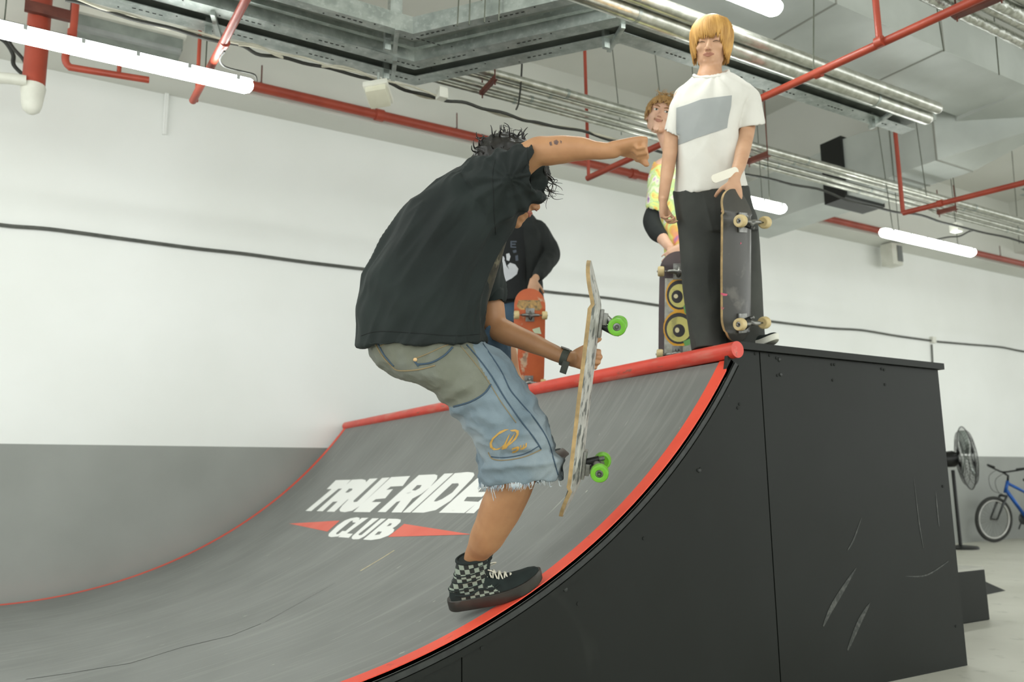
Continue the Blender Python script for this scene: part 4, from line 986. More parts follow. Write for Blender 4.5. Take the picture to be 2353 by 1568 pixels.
# left hand gripping the deck
Wl = D(1312, 825, 2.665)
hand(b, Wl, (RI*.80-UP*.04+FW*.42), (RI*.45-FW*.85), -1, [(62, 62, 40), (66, 62, 40), (70, 60, 40), (74, 58, 40)], .95, spread=.10, thumb=(.75, .5, 0))
body = fuse('body', b, M['skin_tan'], SK, .0042, 7)
M['tattoo'] = mat('faded_tattoo_ink', '#5d4a48', '#7d6152', rough=.55, scale=80)
b_t = decal('tattoo', [[(1272, 324), (1279, 321), (1284, 326), (1280, 333), (1274, 331)], [(1262, 327), (1267, 325), (1269, 334), (1264, 335)], [(1287, 322), (1291, 325), (1289, 331)]], 2.4, M['tattoo'], SK, body, .0012)
face_parts(SK, HS, M['lip'], M['brow'], 'shut')
# hair: thick wavy mass swept off the face
b = NB()
for c, rr in (((0, -.055, .05), (.088, .092, .088)), ((0, -.085, .0), (.080, .065, .085)), ((0, -.02, .085), (.085, .09, .055)), ((0, -.095, -.05), (.06, .045, .05))): ell(b, L(*c), rr, HS[1], 24, 16)
def hf_(p, n): return .006*(1-2*abs(noise.noise(p*26)))+.003*noise.noise(p*70)
hair = fuse('hair', b, M['hair_black'], SK, .004, 2, fold=hf_)
def dropS(a):
    a = abs((a+math.pi) % (2*math.pi)-math.pi)
    return .055 if a < .5 else .055-(a-.5)*.10 if a < 1.2 else -.045
bowl_hair(SK, HS, M['hair_black'], dropS, 210, .0052, 1.07, messy=.9, curl=.0085, name='wavy_locks')
sd = []
for i in range(70):
    a = random.uniform(0, 2*math.pi); ph = random.uniform(.1, 1.6); x, y, z = math.sin(ph)*math.cos(a), math.sin(ph)*math.sin(a), math.cos(ph)
    if y > .3: continue
    p = L(.088*x, -.035+.105*y, .04+.098*z); n_v = (HS[1][0]*x+HS[1][1]*(y*.8-.4)+HS[1][2]*z); t_ = (n_v*.35-HS[1][1]*.5+Vector((random.uniform(-1, 1), random.uniform(-1, 1), random.uniform(-.8, .8)))*.6)
    sd.append((p, t_))
curls(SK, M['hair_black'], sd, 'curl_locks', .0042, L_=.042, R=.008)
sd = [(L(random.uniform(-.05, .05), .088+random.uniform(-.01, .01), .055+random.uniform(-.01, .03)), (HS[1][1]*random.uniform(.5, 1.1)-HS[1][2]*random.uniform(.2, 1.0))) for i in range(22)]
curls(SK, M['hair_black'], sd, 'fringe_curls', .0022, L_=.070, R=.013)
sd = [(L(random.uniform(-.06, .06), random.uniform(-.1, .02), .135), (HS[1][2]*random.uniform(.3, 1)+HS[1][0]*random.uniform(-.6, .6)+HS[1][1]*random.uniform(-.6, .6))) for i in range(10)]
curls(SK, M['hair_black'], sd, 'fringe_curls', .0022, L_=.028, R=.013)
# T-shirt
b = NB()
outline_loft(b, [(822, 797, 1120, 788, 2.60, .185), (824, 760, 1114, 770, 2.60, .18), (828, 700, 1108, 728, 2.60, .175), (839, 640, 1116, 680, 2.60, .17), (864, 585, 1130, 625, 2.60, .17), (897, 528, 1152, 572, 2.60, .165), (938, 472, 1172, 530, 2.60, .16), (985, 436, 1190, 500, 2.60, .15), (1030, 402, 1205, 476, 2.60, .135), (1072, 378, 1212, 452, 2.59, .11), (1095, 372, 1205, 425, 2.59, .07)], 5, 64, 2.35, inset=[0])
outline_loft(b, [(1060, 385, 1150, 560, 2.55, .10), (1105, 363, 1172, 512, 2.52, .10), (1150, 348, 1204, 480, 2.49, .096), (1195, 336, 1226, 464, 2.475, .096, 0, 10), (1236, 325, 1244, 457, 2.47, .096, 0, 19)], 5, 48, 2.2, inset=[1], inset_deep=.06)
outline_loft(b, [(1085, 560, 1150, 540, 2.72, .07), (1092, 620, 1156, 612, 2.76, .068), (1096, 660, 1160, 652, 2.77, .064), (1099, 697, 1161, 695, 2.78, .060)], 4, 36, 2.2, inset=[1])
ax = (D(1100, 400, 2.6)-D(960, 790, 2.6))
sh_c = D(1170, 420, 2.45)
def tee_extra(p, n):
    r = (p-sh_c).length; q = p-sh_c; a = math.atan2(q.dot(UP), q.dot(RI))
    o = .0080*math.sin(a*11+2*noise.noise(p*6))*math.exp(-((r-.16)/.10)**2)
    x, y = proj(p)
    hem = (y-790)+(x-960)*.01
    o += .007*math.sin((x*.8+y*.45)*.075+2*noise.noise(p*5))*math.exp(-((x-1070)/70)**2-((y-640)/130)**2)+.006*math.sin((x*.5-y*.55)*.10+2*noise.noise(p*5))*math.exp(-((x-880)/55)**2-((y-690)/80)**2)
    o += .005*math.sin((x*.75+y*.35)*.11+2*noise.noise(p*6))*math.exp(-((x-1040)/80)**2-((y-450)/60)**2)
    return o
tee = fuse('tee_shirt', b, M['tee_black'], SK, .0055, 5, fold=folds(.019, 11, ax+RI*.15, .28, 2, tee_extra))
# inner camouflage tee showing at the neck
M['camo'] = layer(mat('dark_camouflage', '#2b2a22', '#4a4636', rough=.85, scale=30), '#7a745e', 26, (1, 1, 1), .6, .66, strength=.7)
b = NB(); outline_loft(b, [(1060, 745, 1110, 735, 2.66, .09), (1070, 690, 1126, 680, 2.66, .09), (1080, 620, 1146, 616, 2.65, .09), (1090, 565, 1162, 562, 2.65, .085), (1100, 520, 1176, 512, 2.65, .07)], 5, 32); fuse('under_shirt', b, M['camo'], SK, .006, 3)
# shorts
b = NB()
outline_loft(b, [(849, 770, 1102, 775, 2.60, .165), (846, 792, 1116, 790, 2.60, .168), (858, 826, 1150, 806, 2.59, .165), (900, 861, 1180, 840, 2.57, .155), (975, 888, 1208, 882, 2.55, .14), (1024, 930, 1236, 928, 2.53, .13), (1064, 980, 1261, 976, 2.52, .12), (1094, 1030, 1277, 1024, 2.52, .115), (1104, 1068, 1287, 1058, 2.53, .115), (1102, 1098, 1293, 1084, 2.54, .118), (1104, 1120, 1292, 1104, 2.55, .12)], 5, 60, 2.2, inset=[1])
outline_loft(b, [(930, 770, 1100, 775, 2.74, .10), (960, 780, 1140, 745, 2.78, .11), (1010, 830, 1170, 775, 2.84, .10), (1050, 860, 1176, 832, 2.88, .09), (1060, 920, 1200, 900, 2.92, .09), (1090, 1000, 1235, 985, 2.94, .085), (1096, 1075, 1262, 1060, 2.95, .085), (1094, 1100, 1266, 1090, 2.95, .085)], 5, 48, 2.2, inset=[1])
axl = D(1190, 1080, 2.5)-D(930, 830, 2.58)
kn = D(1130, 930, 2.4)
def sh_extra(p, n):
    x, y = proj(p); o = 0
    o += .006*math.sin((y*1.0-x*.30)*.11+noise.noise(p*5)*3)*math.exp(-((x-1130)/75)**2-((y-880)/60)**2)     # pull folds at the hip
    o += .012*math.exp(-((y-(1068+(x-1190)*-.1))/10)**2)*(1 if x > 1110 else 0)-.010*math.exp(-((y-(1046+(x-1190)*-.12))/9)**2)*(1 if x > 1150 else 0)
    o += .006*math.sin((y*.95+x*.35)*.13+noise.noise(p*6)*3)*math.exp(-((x-1060)/60)**2-((y-930)/50)**2)+.005*math.sin((y-x*.2)*.16+noise.noise(p*7)*3)*math.exp(-((x-1230)/50)**2-((y-950)/90)**2)
    return o
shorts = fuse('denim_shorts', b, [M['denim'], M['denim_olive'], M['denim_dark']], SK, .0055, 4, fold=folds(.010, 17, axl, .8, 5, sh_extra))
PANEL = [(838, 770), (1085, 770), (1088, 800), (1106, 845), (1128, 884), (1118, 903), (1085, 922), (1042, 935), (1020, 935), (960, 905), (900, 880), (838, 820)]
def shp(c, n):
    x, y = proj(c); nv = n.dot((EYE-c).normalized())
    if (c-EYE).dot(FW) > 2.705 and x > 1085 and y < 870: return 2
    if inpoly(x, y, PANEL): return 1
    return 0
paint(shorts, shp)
def seam(pts, m, r=.0016, nm='seam', dash=False):
    """raised seam sewn along the cloth"""
    from mathutils.bvhtree import BVHTree
    hv = Vector(SK.location); me = shorts.data; bv = seam.bv if hasattr(seam, 'bv') else BVHTree.FromPolygons([v.co+hv for v in me.vertices], [tuple(p.vertices) for p in me.polygons]); seam.bv = bv
    q = []
    for a in smooth_path([Vector((x, y, 0)) for x, y in pts], 8):
        dr = ray(a.x, a.y).normalized(); h = bv.ray_cast(EYE, dr)
        if h[0] is not None: q.append(h[0]-dr*.001)
    if len(q) > 2: b = NB(); tube(b, q, r, 6); obj(nm, b, m, SK, True)
seam([(1072, 792), (1098, 822), (1128, 862), (1160, 915), (1195, 965), (1222, 1000), (1236, 1020), (1243, 1032)], M['seam_blue'], .0022)
seam([(1058, 795), (1086, 828), (1118, 870), (1150, 922), (1186, 972)], M['seam_thread'], .0013)
seam([(1110, 790), (1150, 850), (1172, 895), (1196, 925), (1230, 965), (1258, 1010), (1272, 1055), (1282, 1092)], M['seam_blue'], .002)
seam([(1128, 884), (1112, 905), (1080, 924), (1042, 935)], M['seam_blue'], .0028)
seam([(1122, 1040), (1132, 1055), (1160, 1058), (1205, 1050), (1243, 1034)], M['seam_thread'], .0018); seam([(1128, 1050), (1160, 1052), (1204, 1044), (1238, 1026)], M['seam_blue'], .0016)
seam([(862, 790), (878, 818), (900, 842), (916, 852), (960, 850), (1000, 840)], M['seam_thread'], .0022); seam([(866, 786), (884, 818), (905, 842)], M['seam_blue'], .0026)
seam([(872, 797), (900, 783), (930, 778)], M['seam_thread'], .0014)
seam([(950, 826), (985, 812), (1020, 796), (1040, 790)], M['seam_thread'], .0016); seam([(958, 838), (990, 834), (1020, 818), (1040, 798)], M['seam_blue'], .003); seam([(952, 830), (962, 842)], M['seam_blue'], .003)
b = NB(); h_ = ray(954, 827).normalized(); hit = seam.bv.ray_cast(EYE, h_)
if hit[0] is not None: lathe(b, hit[0]-h_*.001, -h_, [(.001, -.002), (.006, -.001), (.0055, .003), (.002, .004)], 14); obj('rivet', b, mat('brass_rivet', '#c9a77a', rough=.35, metal=.6), SK)
LOGO = [
 [[(1148,992),(1160,987),(1170,987),(1163,990),(1146,999),(1134,1010),(1130,1020),(1132,1028),(1140,1032),(1150,1029),(1158,1022),(1163,1012),(1169,1000),(1172,998),(1162,1024),(1176,1005),(1184,994),(1178,1008),(1164,1031),(1154,1034),(1152,1033),(1156,1026),(1146,1034),(1134,1035),(1126,1029),(1125,1019),(1131,1007)]],
 [[(1171,989),(1184,987),(1192,990),(1192,999),(1186,1010),(1174,1021),(1160,1030),(1164,1024),(1175,1016),(1183,1006),(1187,997),(1184,992),(1176,992)]],
 [[(1176,1031),(1190,1026),(1194,1029),(1191,1036),(1184,1041),(1176,1042),(1178,1038),(1185,1036),(1188,1031),(1181,1033),(1176,1036)]],
 [[(1195,1024),(1198,1023),(1197,1031),(1201,1029),(1203,1022),(1205,1022),(1204,1028),(1207,1026),(1208,1019),(1211,1018),(1210,1028),(1203,1033),(1196,1035)]]]
o = decal('embroidered_logo', LOGO, 2.4, M['gold'], SK, shorts, .0018); o['label'] = 'gold embroidered emblem and letters on the thigh pocket'
# frayed hem
b = NB(); hv = Vector(SK.location)
for i in range(150):
    t = random.random(); x = 1100+t*192; y = 1117+12*math.sin(math.pi*t)-t*26+random.uniform(-3, 3)
    p = D(x, y, 2.545-.12*math.sin(math.pi*min(max(t, .02), .98))**.5*.95); q = p-UP*random.uniform(.004, .016)+RI*random.uniform(-.008, .008)-FW*random.uniform(0, .004)
    tube(b, [p+UP*.008, p, q], [.0012, .001, .0004], 5)
for x, ln in ((1128, 32), (1133, 26), (1215, 10), (1262, 10), (1284, 12)):
    p = D(x, 1124-(x-1100)*.1, 2.44); tube(b, smooth_path([p, p-UP*.014+RI*.003, p-UP*ln*.0012+RI*.008], 4), .0009, 5)
o = obj('frayed_hem', b, mat('pale_frayed_thread', '#c9d0d2', '#8fa0ad', rough=.9, scale=60), SK, True); o['kind'] = 'stuff'
# watch
fa = (D(1320, 826, 2.66)-D(1280, 812, 2.675)).normalized(); wc = D(1299, 822, 2.662); u1 = fa.cross(FW).normalized(); w1 = fa.cross(u1)
wt = bpy.data.objects.new('wristwatch', None); COL.objects.link(wt); wt.parent = SK
b = NB(); rings(b, [[wc+fa*x+(u1*math.cos(a)+w1*math.sin(a))*r for a in [2*math.pi*i/32 for i in range(32)]] for x, r in ((-.011, .0245), (-.011, .0285), (.011, .0285), (.011, .0245), (-.011, .0245))], False); obj('strap', b, M['watch'], wt)
up_ = -FW; b = NB(); obox(b, wc+u1*.0-FW*.026-UP*.030+RI*-.004, fa*.011, (UP*.95+RI*.3).normalized()*.020, FW*.0025, .002); obj('strap_end', b, M['watch'], wt)
b = NB(); obox(b, wc-FW*.002+UP*.029, fa*.014, FW*.015, UP*.003, .002); obj('watch_case', b, M['bearing'], wt)
def stitch(host, pts, m, r, nm):
    from mathutils.bvhtree import BVHTree
    hv = Vector(SK.location); me = host.data; bv = BVHTree.FromPolygons([v.co+hv for v in me.vertices], [tuple(p.vertices) for p in me.polygons]); q = []
    for a in smooth_path([Vector((x, y, 0)) for x, y in pts], 12):
        dr = ray(a.x, a.y).normalized(); h = bv.ray_cast(EYE, dr)
        if h[0] is not None: q.append(h[0]-dr*.0002)
    if len(q) > 2: b = NB(); tube(b, q, r, 6); obj(nm, b, m, SK, True)
M['tee_seam'] = mat('jersey_seam', '#111615', '#161c1b', rough=.9)
stitch(tee, [(829, 772), (870, 762), (960, 766), (1040, 772), (1105, 768)], M['tee_seam'], .0013, 'hem_stitch')
stitch(tee, [(1211, 335), (1214, 365), (1219, 405), (1220, 440), (1217, 455)], M['tee_seam'], .0013, 'sleeve_stitch')
stitch(tee, [(1138, 368), (1132, 400), (1134, 450), (1136, 500), (1140, 540)], M['tee_seam'], .0012, 'shoulder_seam')
# shoes
def lift(F, heel, e1, e2):
    mn = 9
    for x in (0, .05, .1, .15, .2, .25, .3):
        for y in (-.045, 0, .045):
            p = F(x, y, .030*max(0, (x-.15)/.15)**2); mn = min(mn, p.z-zr(p.x, max(p.y, YN)))
    return mn
h0 = D(1042, 1428, 2.775); t0 = D(1258, 1376, 2.80); e1 = (t0-h0); ee2 = (UP*.95-RI*.33-FW*.18)
def mkF(h):
    a = e1.normalized(); c = (ee2-a*ee2.dot(a)).normalized(); e3 = a.cross(c); return lambda x, y, z: h+a*x*1.07+e3*y*1.07+c*z*1.07
mn = lift(mkF(h0), h0, e1, ee2)
h0 = h0+nrm(1.4, 2.5)*(.001-mn)
print('shoe lift', mn)
sh, FS = shoe(SK, h0, e1, ee2, .322, True, M['suede'], M['check'], M['rubber'], ankle_lean=.045)
sh['label'] = 'black and grey checkered high-top shoe with white laces'
e1b = (RI*.42+FW*.90-UP*.04).normalized(); hb = D(1312, 1066, 3.14)-e1b*.30
shoe(SK, hb, e1b, (UP*.5-RI*.8-FW*.1), .30, False, M['suede'], None, M['rubber'])
# ---- the board he holds
Yb = (D(1370, 720, 2.48)-D(1326, 1095, 2.52)).normalized(); nb = (RI*math.cos(math.radians(9))-FW*math.sin(math.radians(9))); nb = (nb-Yb*nb.dot(Yb)).normalized(); Zb = -nb; Xb = Yb.cross(Zb)
Cb = D(1350, 905, 2.53)-RI*.0
skateboard('worn skateboard with lime green wheels held upright by the jumping skater', Cb, Xb, Yb, Zb, M['deck_worn'], M['wheel_green'], nose=.128, tail=.112, hl=.268, ax=.2140)
# ================================================================== people on the platform
def vd(d0, y, y0=830):
    """depth of a point straight above the feet"""
    return d0+.00009*(y0-y)*d0
def clampfloor(o, zmin=ZDK+.002):
    off = Vector(o.location); q = o
    while q.parent: q = q.parent; off += Vector(q.location)
    for v in o.data.vertices:
        if v.co.z+off.z < zmin: v.co.z = zmin-off.z
def toward(C, ang, pitch, roll=0):
    h = EYE-C; h.z = 0; h.normalize(); h = Matrix.Rotation(math.radians(ang), 3, 'Z') @ h; r = h.cross(Vector((0, 0, 1)))
    f = h*math.cos(math.radians(pitch))-Vector((0, 0, 1))*math.sin(math.radians(pitch)); u = Vector((0, 0, 1))*math.cos(math.radians(pitch))+h*math.sin(math.radians(pitch))
    u = u*math.cos(math.radians(roll))+r*math.sin(math.radians(roll)); return f, u
# ---- blond man in a white tee
dB = 3.62; V = lambda y: vd(dB, y)
fb = P(1640, 840, 2, ZDK); BL = thing('person', 'blond man in off-white tee and black jeans looking down at the platform edge', 'person', D(1640, 815, dB))
hc = D(1634, 99, V(97)); f, u = toward(hc, -6, 20, -7); HB = head_frame(hc, f, u, 1.02)
b = NB(); head(b, HB)
chain(b, [(1637, 122, V(118)+.03, .046), (1633, 152, V(150)+.03, .050), (1630, 185, V(185), .062)])
chain(b, [(1590, 215, V(200)+.02, .04), (1640, 208, V(200)+.02, .05), (1700, 215, V(200)+.02, .04)])
chain(b, [(1636, 222, V(210), .075), (1630, 300, V(300), .09), (1632, 400, V(400), .09), (1640, 480, V(470), .085)])
chain(b, [(1572, 222, V(220), .045), (1550, 290, V(290), .040), (1541, 340, V(340), .034), (1535, 385, V(385), .031), (1528, 430, V(430)-.03, .025), (1524, 458, V(458)-.04, .0225)])
hand(b, D(1524, 460, V(460)-.05), (-UP*1+RI*.02), (RI*.75-FW*.4), -1, [(30, 45, 25), (35, 50, 25), (40, 55, 30), (45, 55, 30)], .88, thumb=(.85, .35, 18))
chain(b, [(1712, 225, V(220)+.01, .040), (1717, 285, V(285)+.01, .037), (1709, 335, V(335)-.08, .034), (1700, 375, V(375)-.17, .029), (1691, 400, V(402)-.22, .024), (1688, 412, V(412)-.23, .023)])
chain(b, [(1615, 500, V(500), .075), (1610, 640, V(640), .055), (1618, 800, V(800), .04)]); chain(b, [(1680, 500, V(500), .075), (1695, 640, V(640), .055), (1700, 800, V(800), .04)])
hand(b, D(1687, 412, V(414)-.235), (-UP*.95+FW*.02-RI*.02), (FW*.9-UP*.25+RI*.1), -1, [(5, 14, 8), (8, 16, 8), (8, 16, 8), (10, 18, 8)], .92, spread=.3, thumb=(.5, .8, 25))
bodyB = fuse('body', b, M['skin_light'], BL, .0045, 6); clampfloor(bodyB)
face_parts(BL, HB, M['lip_pale'], M['brow'], 'shut')
def drop(a):
    a = abs((a+math.pi) % (2*math.pi)-math.pi)
    if a < .55: return .016
    if a < .95: return .016-(a-.55)/.40*.075
    return -.059-(a-.95)*.05 if a < 1.4 else -.080
b = NB(); L = HB[0]; ell(b, L(0, -.030, .045), (.080, .088, .078), HB[1], 24, 16); obj('hair_underlayer', b, M['hair_blond'], BL, True)
bowl_hair(BL, HB, M['hair_blond'], drop, 300, .0056, 1.03, jit=.014, messy=.12)
sd = [(L(.085, -.03, .05+random.uniform(-.02, .02)), HS[1][2]*random.uniform(.0, .8)+RI*1.0) for i in range(8)]; curls(BL, M['hair_blond'], sd, 'stray_locks', .0022, L_=.035, R=.004)
b = NB(); wchain(b, [(L(.075, .0, -.045), .003), (L(.076, .002, -.060), .0035), (L(.075, .0, -.075), .003)], 8, 3); obj('earring', b, M['bearing'], BL, True)
b = NB()
outline_loft(b, [(1552, 446, 1714, 428, V(440), .125), (1556, 400, 1707, 396, V(400), .125), (1556, 350, 1698, 345, V(350), .125), (1553, 300, 1694, 292, V(300), .125), (1549, 250, 1708, 240, V(250), .125), (1550, 222, 1724, 212, V(215), .12), (1560, 202, 1722, 192, V(195), .105), (1580, 186, 1700, 176, V(180), .088), (1597, 176, 1672, 167, V(170), .068)], 5, 60, 2.5, inset=[0])
outline_loft(b, [(1560, 205, 1590, 260, V(230), .06), (1541, 235, 1582, 270, V(250), .062), (1533, 268, 1570, 292, V(275), .06), (1525, 300, 1562, 315, V(305), .058)], 4, 36, 2.2, inset=[1])
outline_loft(b, [(1680, 240, 1722, 190, V(215), .065), (1688, 250, 1742, 218, V(235), .066), (1690, 272, 1750, 252, V(260), .066), (1691, 296, 1757, 286, V(290), .066)], 4, 36, 2.2, inset=[1])
neckc = D(1634, 170, V(170)-.02)
def tb(p, n):
    x, y = proj(p); r = (p-neckc).length; q = p-neckc; a = math.atan2(q.dot(UP), q.dot(RI))
    return .004*math.sin(a*9+2*noise.noise(p*5))*math.exp(-((r-.14)/.08)**2)+.006*math.sin((x*.85-y*.5)*.09+noise.noise(p*4)*2.5)*math.exp(-((x-1665)/45)**2-((y-350)/90)**2)
teeB = fuse('tee_shirt', b, M['tee_white'], BL, .006, 5, fold=folds(.008, 7, Vector((.15, 0, 1)), .4, 9, tb))
decal('chest_print', [[(1554, 248), (1580, 240), (1612, 228), (1640, 224), (1682, 219), (1680, 245), (1674, 272), (1671, 294), (1645, 303), (1600, 317), (1558, 334), (1554, 300)]], 3, M['tee_print'], BL, teeB, .0022)
b = NB(); pts = [neckc+(RI*.077*math.cos(a)+(FW*.9+UP*.1)*.062*math.sin(a))+UP*(.004-.030*max(0, -math.sin(a))+.010*math.cos(a)) for a in [2*math.pi*i/40 for i in range(41)]]; tube(b, pts, .0075, 8); obj('neckband', b, M['tee_white'], BL, True)
# belt tail
b = NB(); bx = (D(1698, 391, 3.70)-D(1636, 412, 3.66)).normalized(); by = (UP-bx*UP.dot(bx)).normalized(); bz = bx.cross(by); cb = D(1667, 401, 3.50)
pl = [(.062*math.cos(a)*(1)+(.0), .0) for a in (0,)]; outl = []
for i in range(24): a = 2*math.pi*i/24; outl.append((.045*(1 if math.cos(a) > 0 else -1)+.018*math.cos(a), .018*math.sin(a)))
prism(b, outl, -.002, .002, lambda x, y, z: cb+bx*x+by*y+bz*z+FW*(.02*(.05-x)/.1)); obj('belt_end', b, M['cream'], BL)
b = NB(); outline_loft(b, [(1548, 440, 1716, 428, V(435), .118), (1552, 470, 1724, 465, V(465), .12), (1558, 505, 1738, 500, V(500), .12), (1562, 530, 1742, 530, V(530), .11)], 4, 56, 2.4)
outline_loft(b, [(1560, 500, 1660, 510, V(505), .10), (1563, 560, 1662, 560, V(560), .098), (1567, 620, 1662, 620, V(620), .092), (1573, 690, 1664, 690, V(690), .09), (1581, 750, 1666, 750, V(750), .09), (1588, 800, 1668, 800, V(800), .095), (1592, 840, 1668, 840, V(830), .095)], 4, 40, 2.2)
outline_loft(b, [(1640, 500, 1738, 505, V(505)+.04, .10), (1646, 560, 1743, 560, V(560)+.04, .098), (1652, 620, 1745, 620, V(620)+.04, .092), (1655, 690, 1749, 690, V(690)+.04, .09), (1657, 750, 1753, 750, V(750)+.04, .09), (1660, 800, 1757, 800, V(800)+.04, .095), (1660, 840, 1758, 840, V(830)+.04, .095)], 4, 40, 2.2)
def pf(p, n):
    x, y = proj(p); return .008*math.exp(-abs(math.sin((x-1560-(y-450)*.25)*.055))*3)*math.exp(-((y-480)/50)**2)
pan = fuse('jeans', b, M['pants_black'], BL, .006, 5, fold=folds(.010, 7, Vector((.05, 0, 1)), .3, 4, pf)); clampfloor(pan)
for x, h in ((1612, -10), (1722, 6)):
    pass
    hp = D(x, 815, dB+(.14 if x < 1700 else .03)); hp.z = ZDK+.002; e = EYE-hp; e.z = 0; e.normalize(); e = Matrix.Rotation(math.radians(8 if x < 1700 else 48), 3, 'Z') @ e; shoe(BL, hp-e*.06, e, Vector((0, 0, 1)), .25 if x < 1700 else .22, False, M['suede'], None, M['rubber'] if x < 1700 else M['whiteplastic'])
def lvl(b_): pass
# his board
th = math.radians(40); cbd = D(1699, 628, 3.50)
Yv_ = (D(1698, 500, 3.50)-D(1697, 745, 3.53)).normalized(); Nb = (RI*math.sin(th)-FW*math.cos(th)); Nb = (Nb-Yv_*Nb.dot(Yv_)).normalized(); Zv = -Nb; Xv = Yv_.cross(Zv)
sb, Fv, dk = skateboard('dark scuffed skateboard with cream wheels standing under the blond man\'s hand', cbd, Xv, Yv_, Zv, M['deck_black'], M['wheel_cream'], nose=.115, tail=(cbd.z-ZDK-.014)/(Yv_.z*.97)-.245, hl=.245, ax=.214, s=.97)
for L_ in ([(1651, 672), (1672, 676), (1670, 680), (1650, 680)], [(1651, 703), (1664, 707), (1662, 711), (1652, 708)], [(1702, 556), (1704, 560), (1701, 562)]):
    decal('paint_smear', [L_], 3, M.setdefault('pink', mat('pink_paint_smear', '#c4506a', rough=.5)), sb, dk, .0015)
print('board B low z', min((Fv(0, -.36, 0)).z, 9), 'deck', ZDK)
# ---- man in tie-dye behind
dC = 4.62; V = lambda y: vd(dC, y)
TD = thing('person', 'sandy-haired man in a tie-dye shirt peering out from behind the blond man', 'person', D(1560, 850, dC))
hc = D(1517, 268, V(268)); f, u = toward(hc, 4, 4, -19); HT = head_frame(hc, f, u, .98)
b = NB(); head(b, HT)
chain(b, [(1528, 300, V(300)+.04, .052), (1545, 340, V(340)+.03, .06), (1560, 370, V(370), .07)])
chain(b, [(1572, 400, V(390), .09), (1574, 480, V(480), .09), (1574, 560, V(560), .09)]); chain(b, [(1520, 385, V(385), .05), (1560, 375, V(375), .06), (1615, 385, V(385), .05)])
chain(b, [(1515, 390, V(390), .048), (1502, 450, V(450), .040), (1501, 500, V(500), .038), (1505, 520, V(520)-.03, .038), (1520, 545, V(545)-.08, .034), (1533, 562, V(562)-.12, .027), (1540, 570, V(570)-.14, .025)])
chain(b, [(1610, 390, V(390), .048), (1620, 450, V(450), .040), (1618, 500, V(500), .038), (1590, 550, V(550)-.12, .030), (1568, 568, V(568)-.16, .024)])
chain(b, [(1562, 590, V(590), .07), (1558, 700, V(700), .05), (1558, 850, V(850), .04)]); chain(b, [(1600, 590, V(590), .07), (1605, 700, V(700), .07), (1608, 850, V(850), .045)])
hand(b, D(1541, 571, V(571)-.16), (RI*.6-UP*.75-FW*.1), (-RI*.3+FW*.9), -1, [(10, 20, 12)]*4, .92, spread=.2, thumb=(.7, .6, 15))
hand(b, D(1568, 566, V(571)-.19), (-RI*.75-UP*.6-FW*.1), (RI*.3+FW*.9), 1, [(15, 25, 15)]*4, .92, spread=.2, thumb=(.7, .6, 15))
bt = fuse('body', b, M['skin_pink'], TD, .0055, 6); clampfloor(bt)
face_parts(TD, HT, M['lip_pale'], M['brow_sandy'], 'open', -.003, M['brow_sandy'])
def dropT(a):
    a = abs((a+math.pi) % (2*math.pi)-math.pi)
    return .048+.008*math.sin(a*9) if a < .8 else (.048-(a-.8)*.2 if a < 1.2 else -.03)
b = NB(); L = HT[0]; ell(b, L(0, -.030, .050), (.078, .086, .072), HT[1], 24, 16); obj('hair_underlayer', b, M['hair_sandy'], TD, True)
bowl_hair(TD, HT, M['hair_sandy'], dropT, 230, .0055, .97, messy=.5, curl=.006)
sd = [(L(random.uniform(-.05, .05), random.uniform(-.06, .05), .118), HT[1][2]*.8+HT[1][0]*random.uniform(-.8, .8)) for i in range(40)]; curls(TD, M['hair_sandy'], sd, 'stray_locks', .0032, L_=.035, R=.008)
# tie-dye cloth
m = mat('tie_dye_cotton', '#d9dcc0', rough=.85); nt = m.node_tree; N = nt.nodes; r = N[m['ramp']]; nz_ = [n for n in N if n.type == 'TEX_NOISE'][0]; nz_.inputs['Scale'].default_value = 9; nz_.inputs['Distortion'].default_value = 1.3; nz_.inputs['Detail'].default_value = 2
cr = r.color_ramp; cols = ['#8a6f9f', '#c9a6c8', '#e4e6c8', '#b5d093', '#d8e08a', '#e3b25e', '#d9808a', '#8e7fb0']
cr.elements[0].position = .28; cr.elements[0].color = lin(cols[0]); cr.elements[1].position = .74; cr.elements[1].color = lin(cols[-1])
for i, c in enumerate(cols[1:-1]): e = cr.elements.new(.28+.46*(i+1)/(len(cols)-1)); e.color = lin(c)
M['tiedye'] = m
b = NB()
outline_loft(b, [(1528, 592, 1632, 592, V(590), .13), (1522, 550, 1630, 550, V(550), .13), (1512, 500, 1632, 500, V(500), .13), (1506, 450, 1636, 450, V(450), .13), (1503, 405, 1640, 405, V(405), .125), (1512, 375, 1632, 375, V(375), .10), (1535, 352, 1600, 350, V(350), .075)], 5, 52, 2.4, inset=[0])
outline_loft(b, [(1503, 370, 1545, 400, V(380), .07), (1490, 405, 1535, 425, V(410), .07), (1486, 440, 1528, 455, V(445), .07), (1482, 477, 1522, 488, V(480), .068)], 4, 36, 2.2, inset=[1])
fuse('tie_dye_shirt', b, M['tiedye'], TD, .007, 5, fold=folds(.010, 8, Vector((.1, 0, 1)), .4, 1))
b = NB(); chain(b, [(1502, 488, V(490), .048), (1499, 510, V(512), .054), (1508, 532, V(530)-.04, .050), (1518, 543, V(545)-.07, .043)]); fuse('elbow_pad', b, M['hoodie'], TD, .006, 4)
b = NB(); outline_loft(b, [(1532, 580, 1628, 580, V(580), .11), (1534, 640, 1630, 640, V(640), .11)], 4, 40)
outline_loft(b, [(1532, 630, 1580, 630, V(630), .09), (1536, 740, 1580, 740, V(740), .08), (1538, 850, 1582, 850, V(850), .085)], 4, 30); outline_loft(b, [(1582, 630, 1630, 630, V(630), .09), (1584, 740, 1628, 740, V(740), .08), (1586, 850, 1630, 850, V(850), .085)], 4, 30)
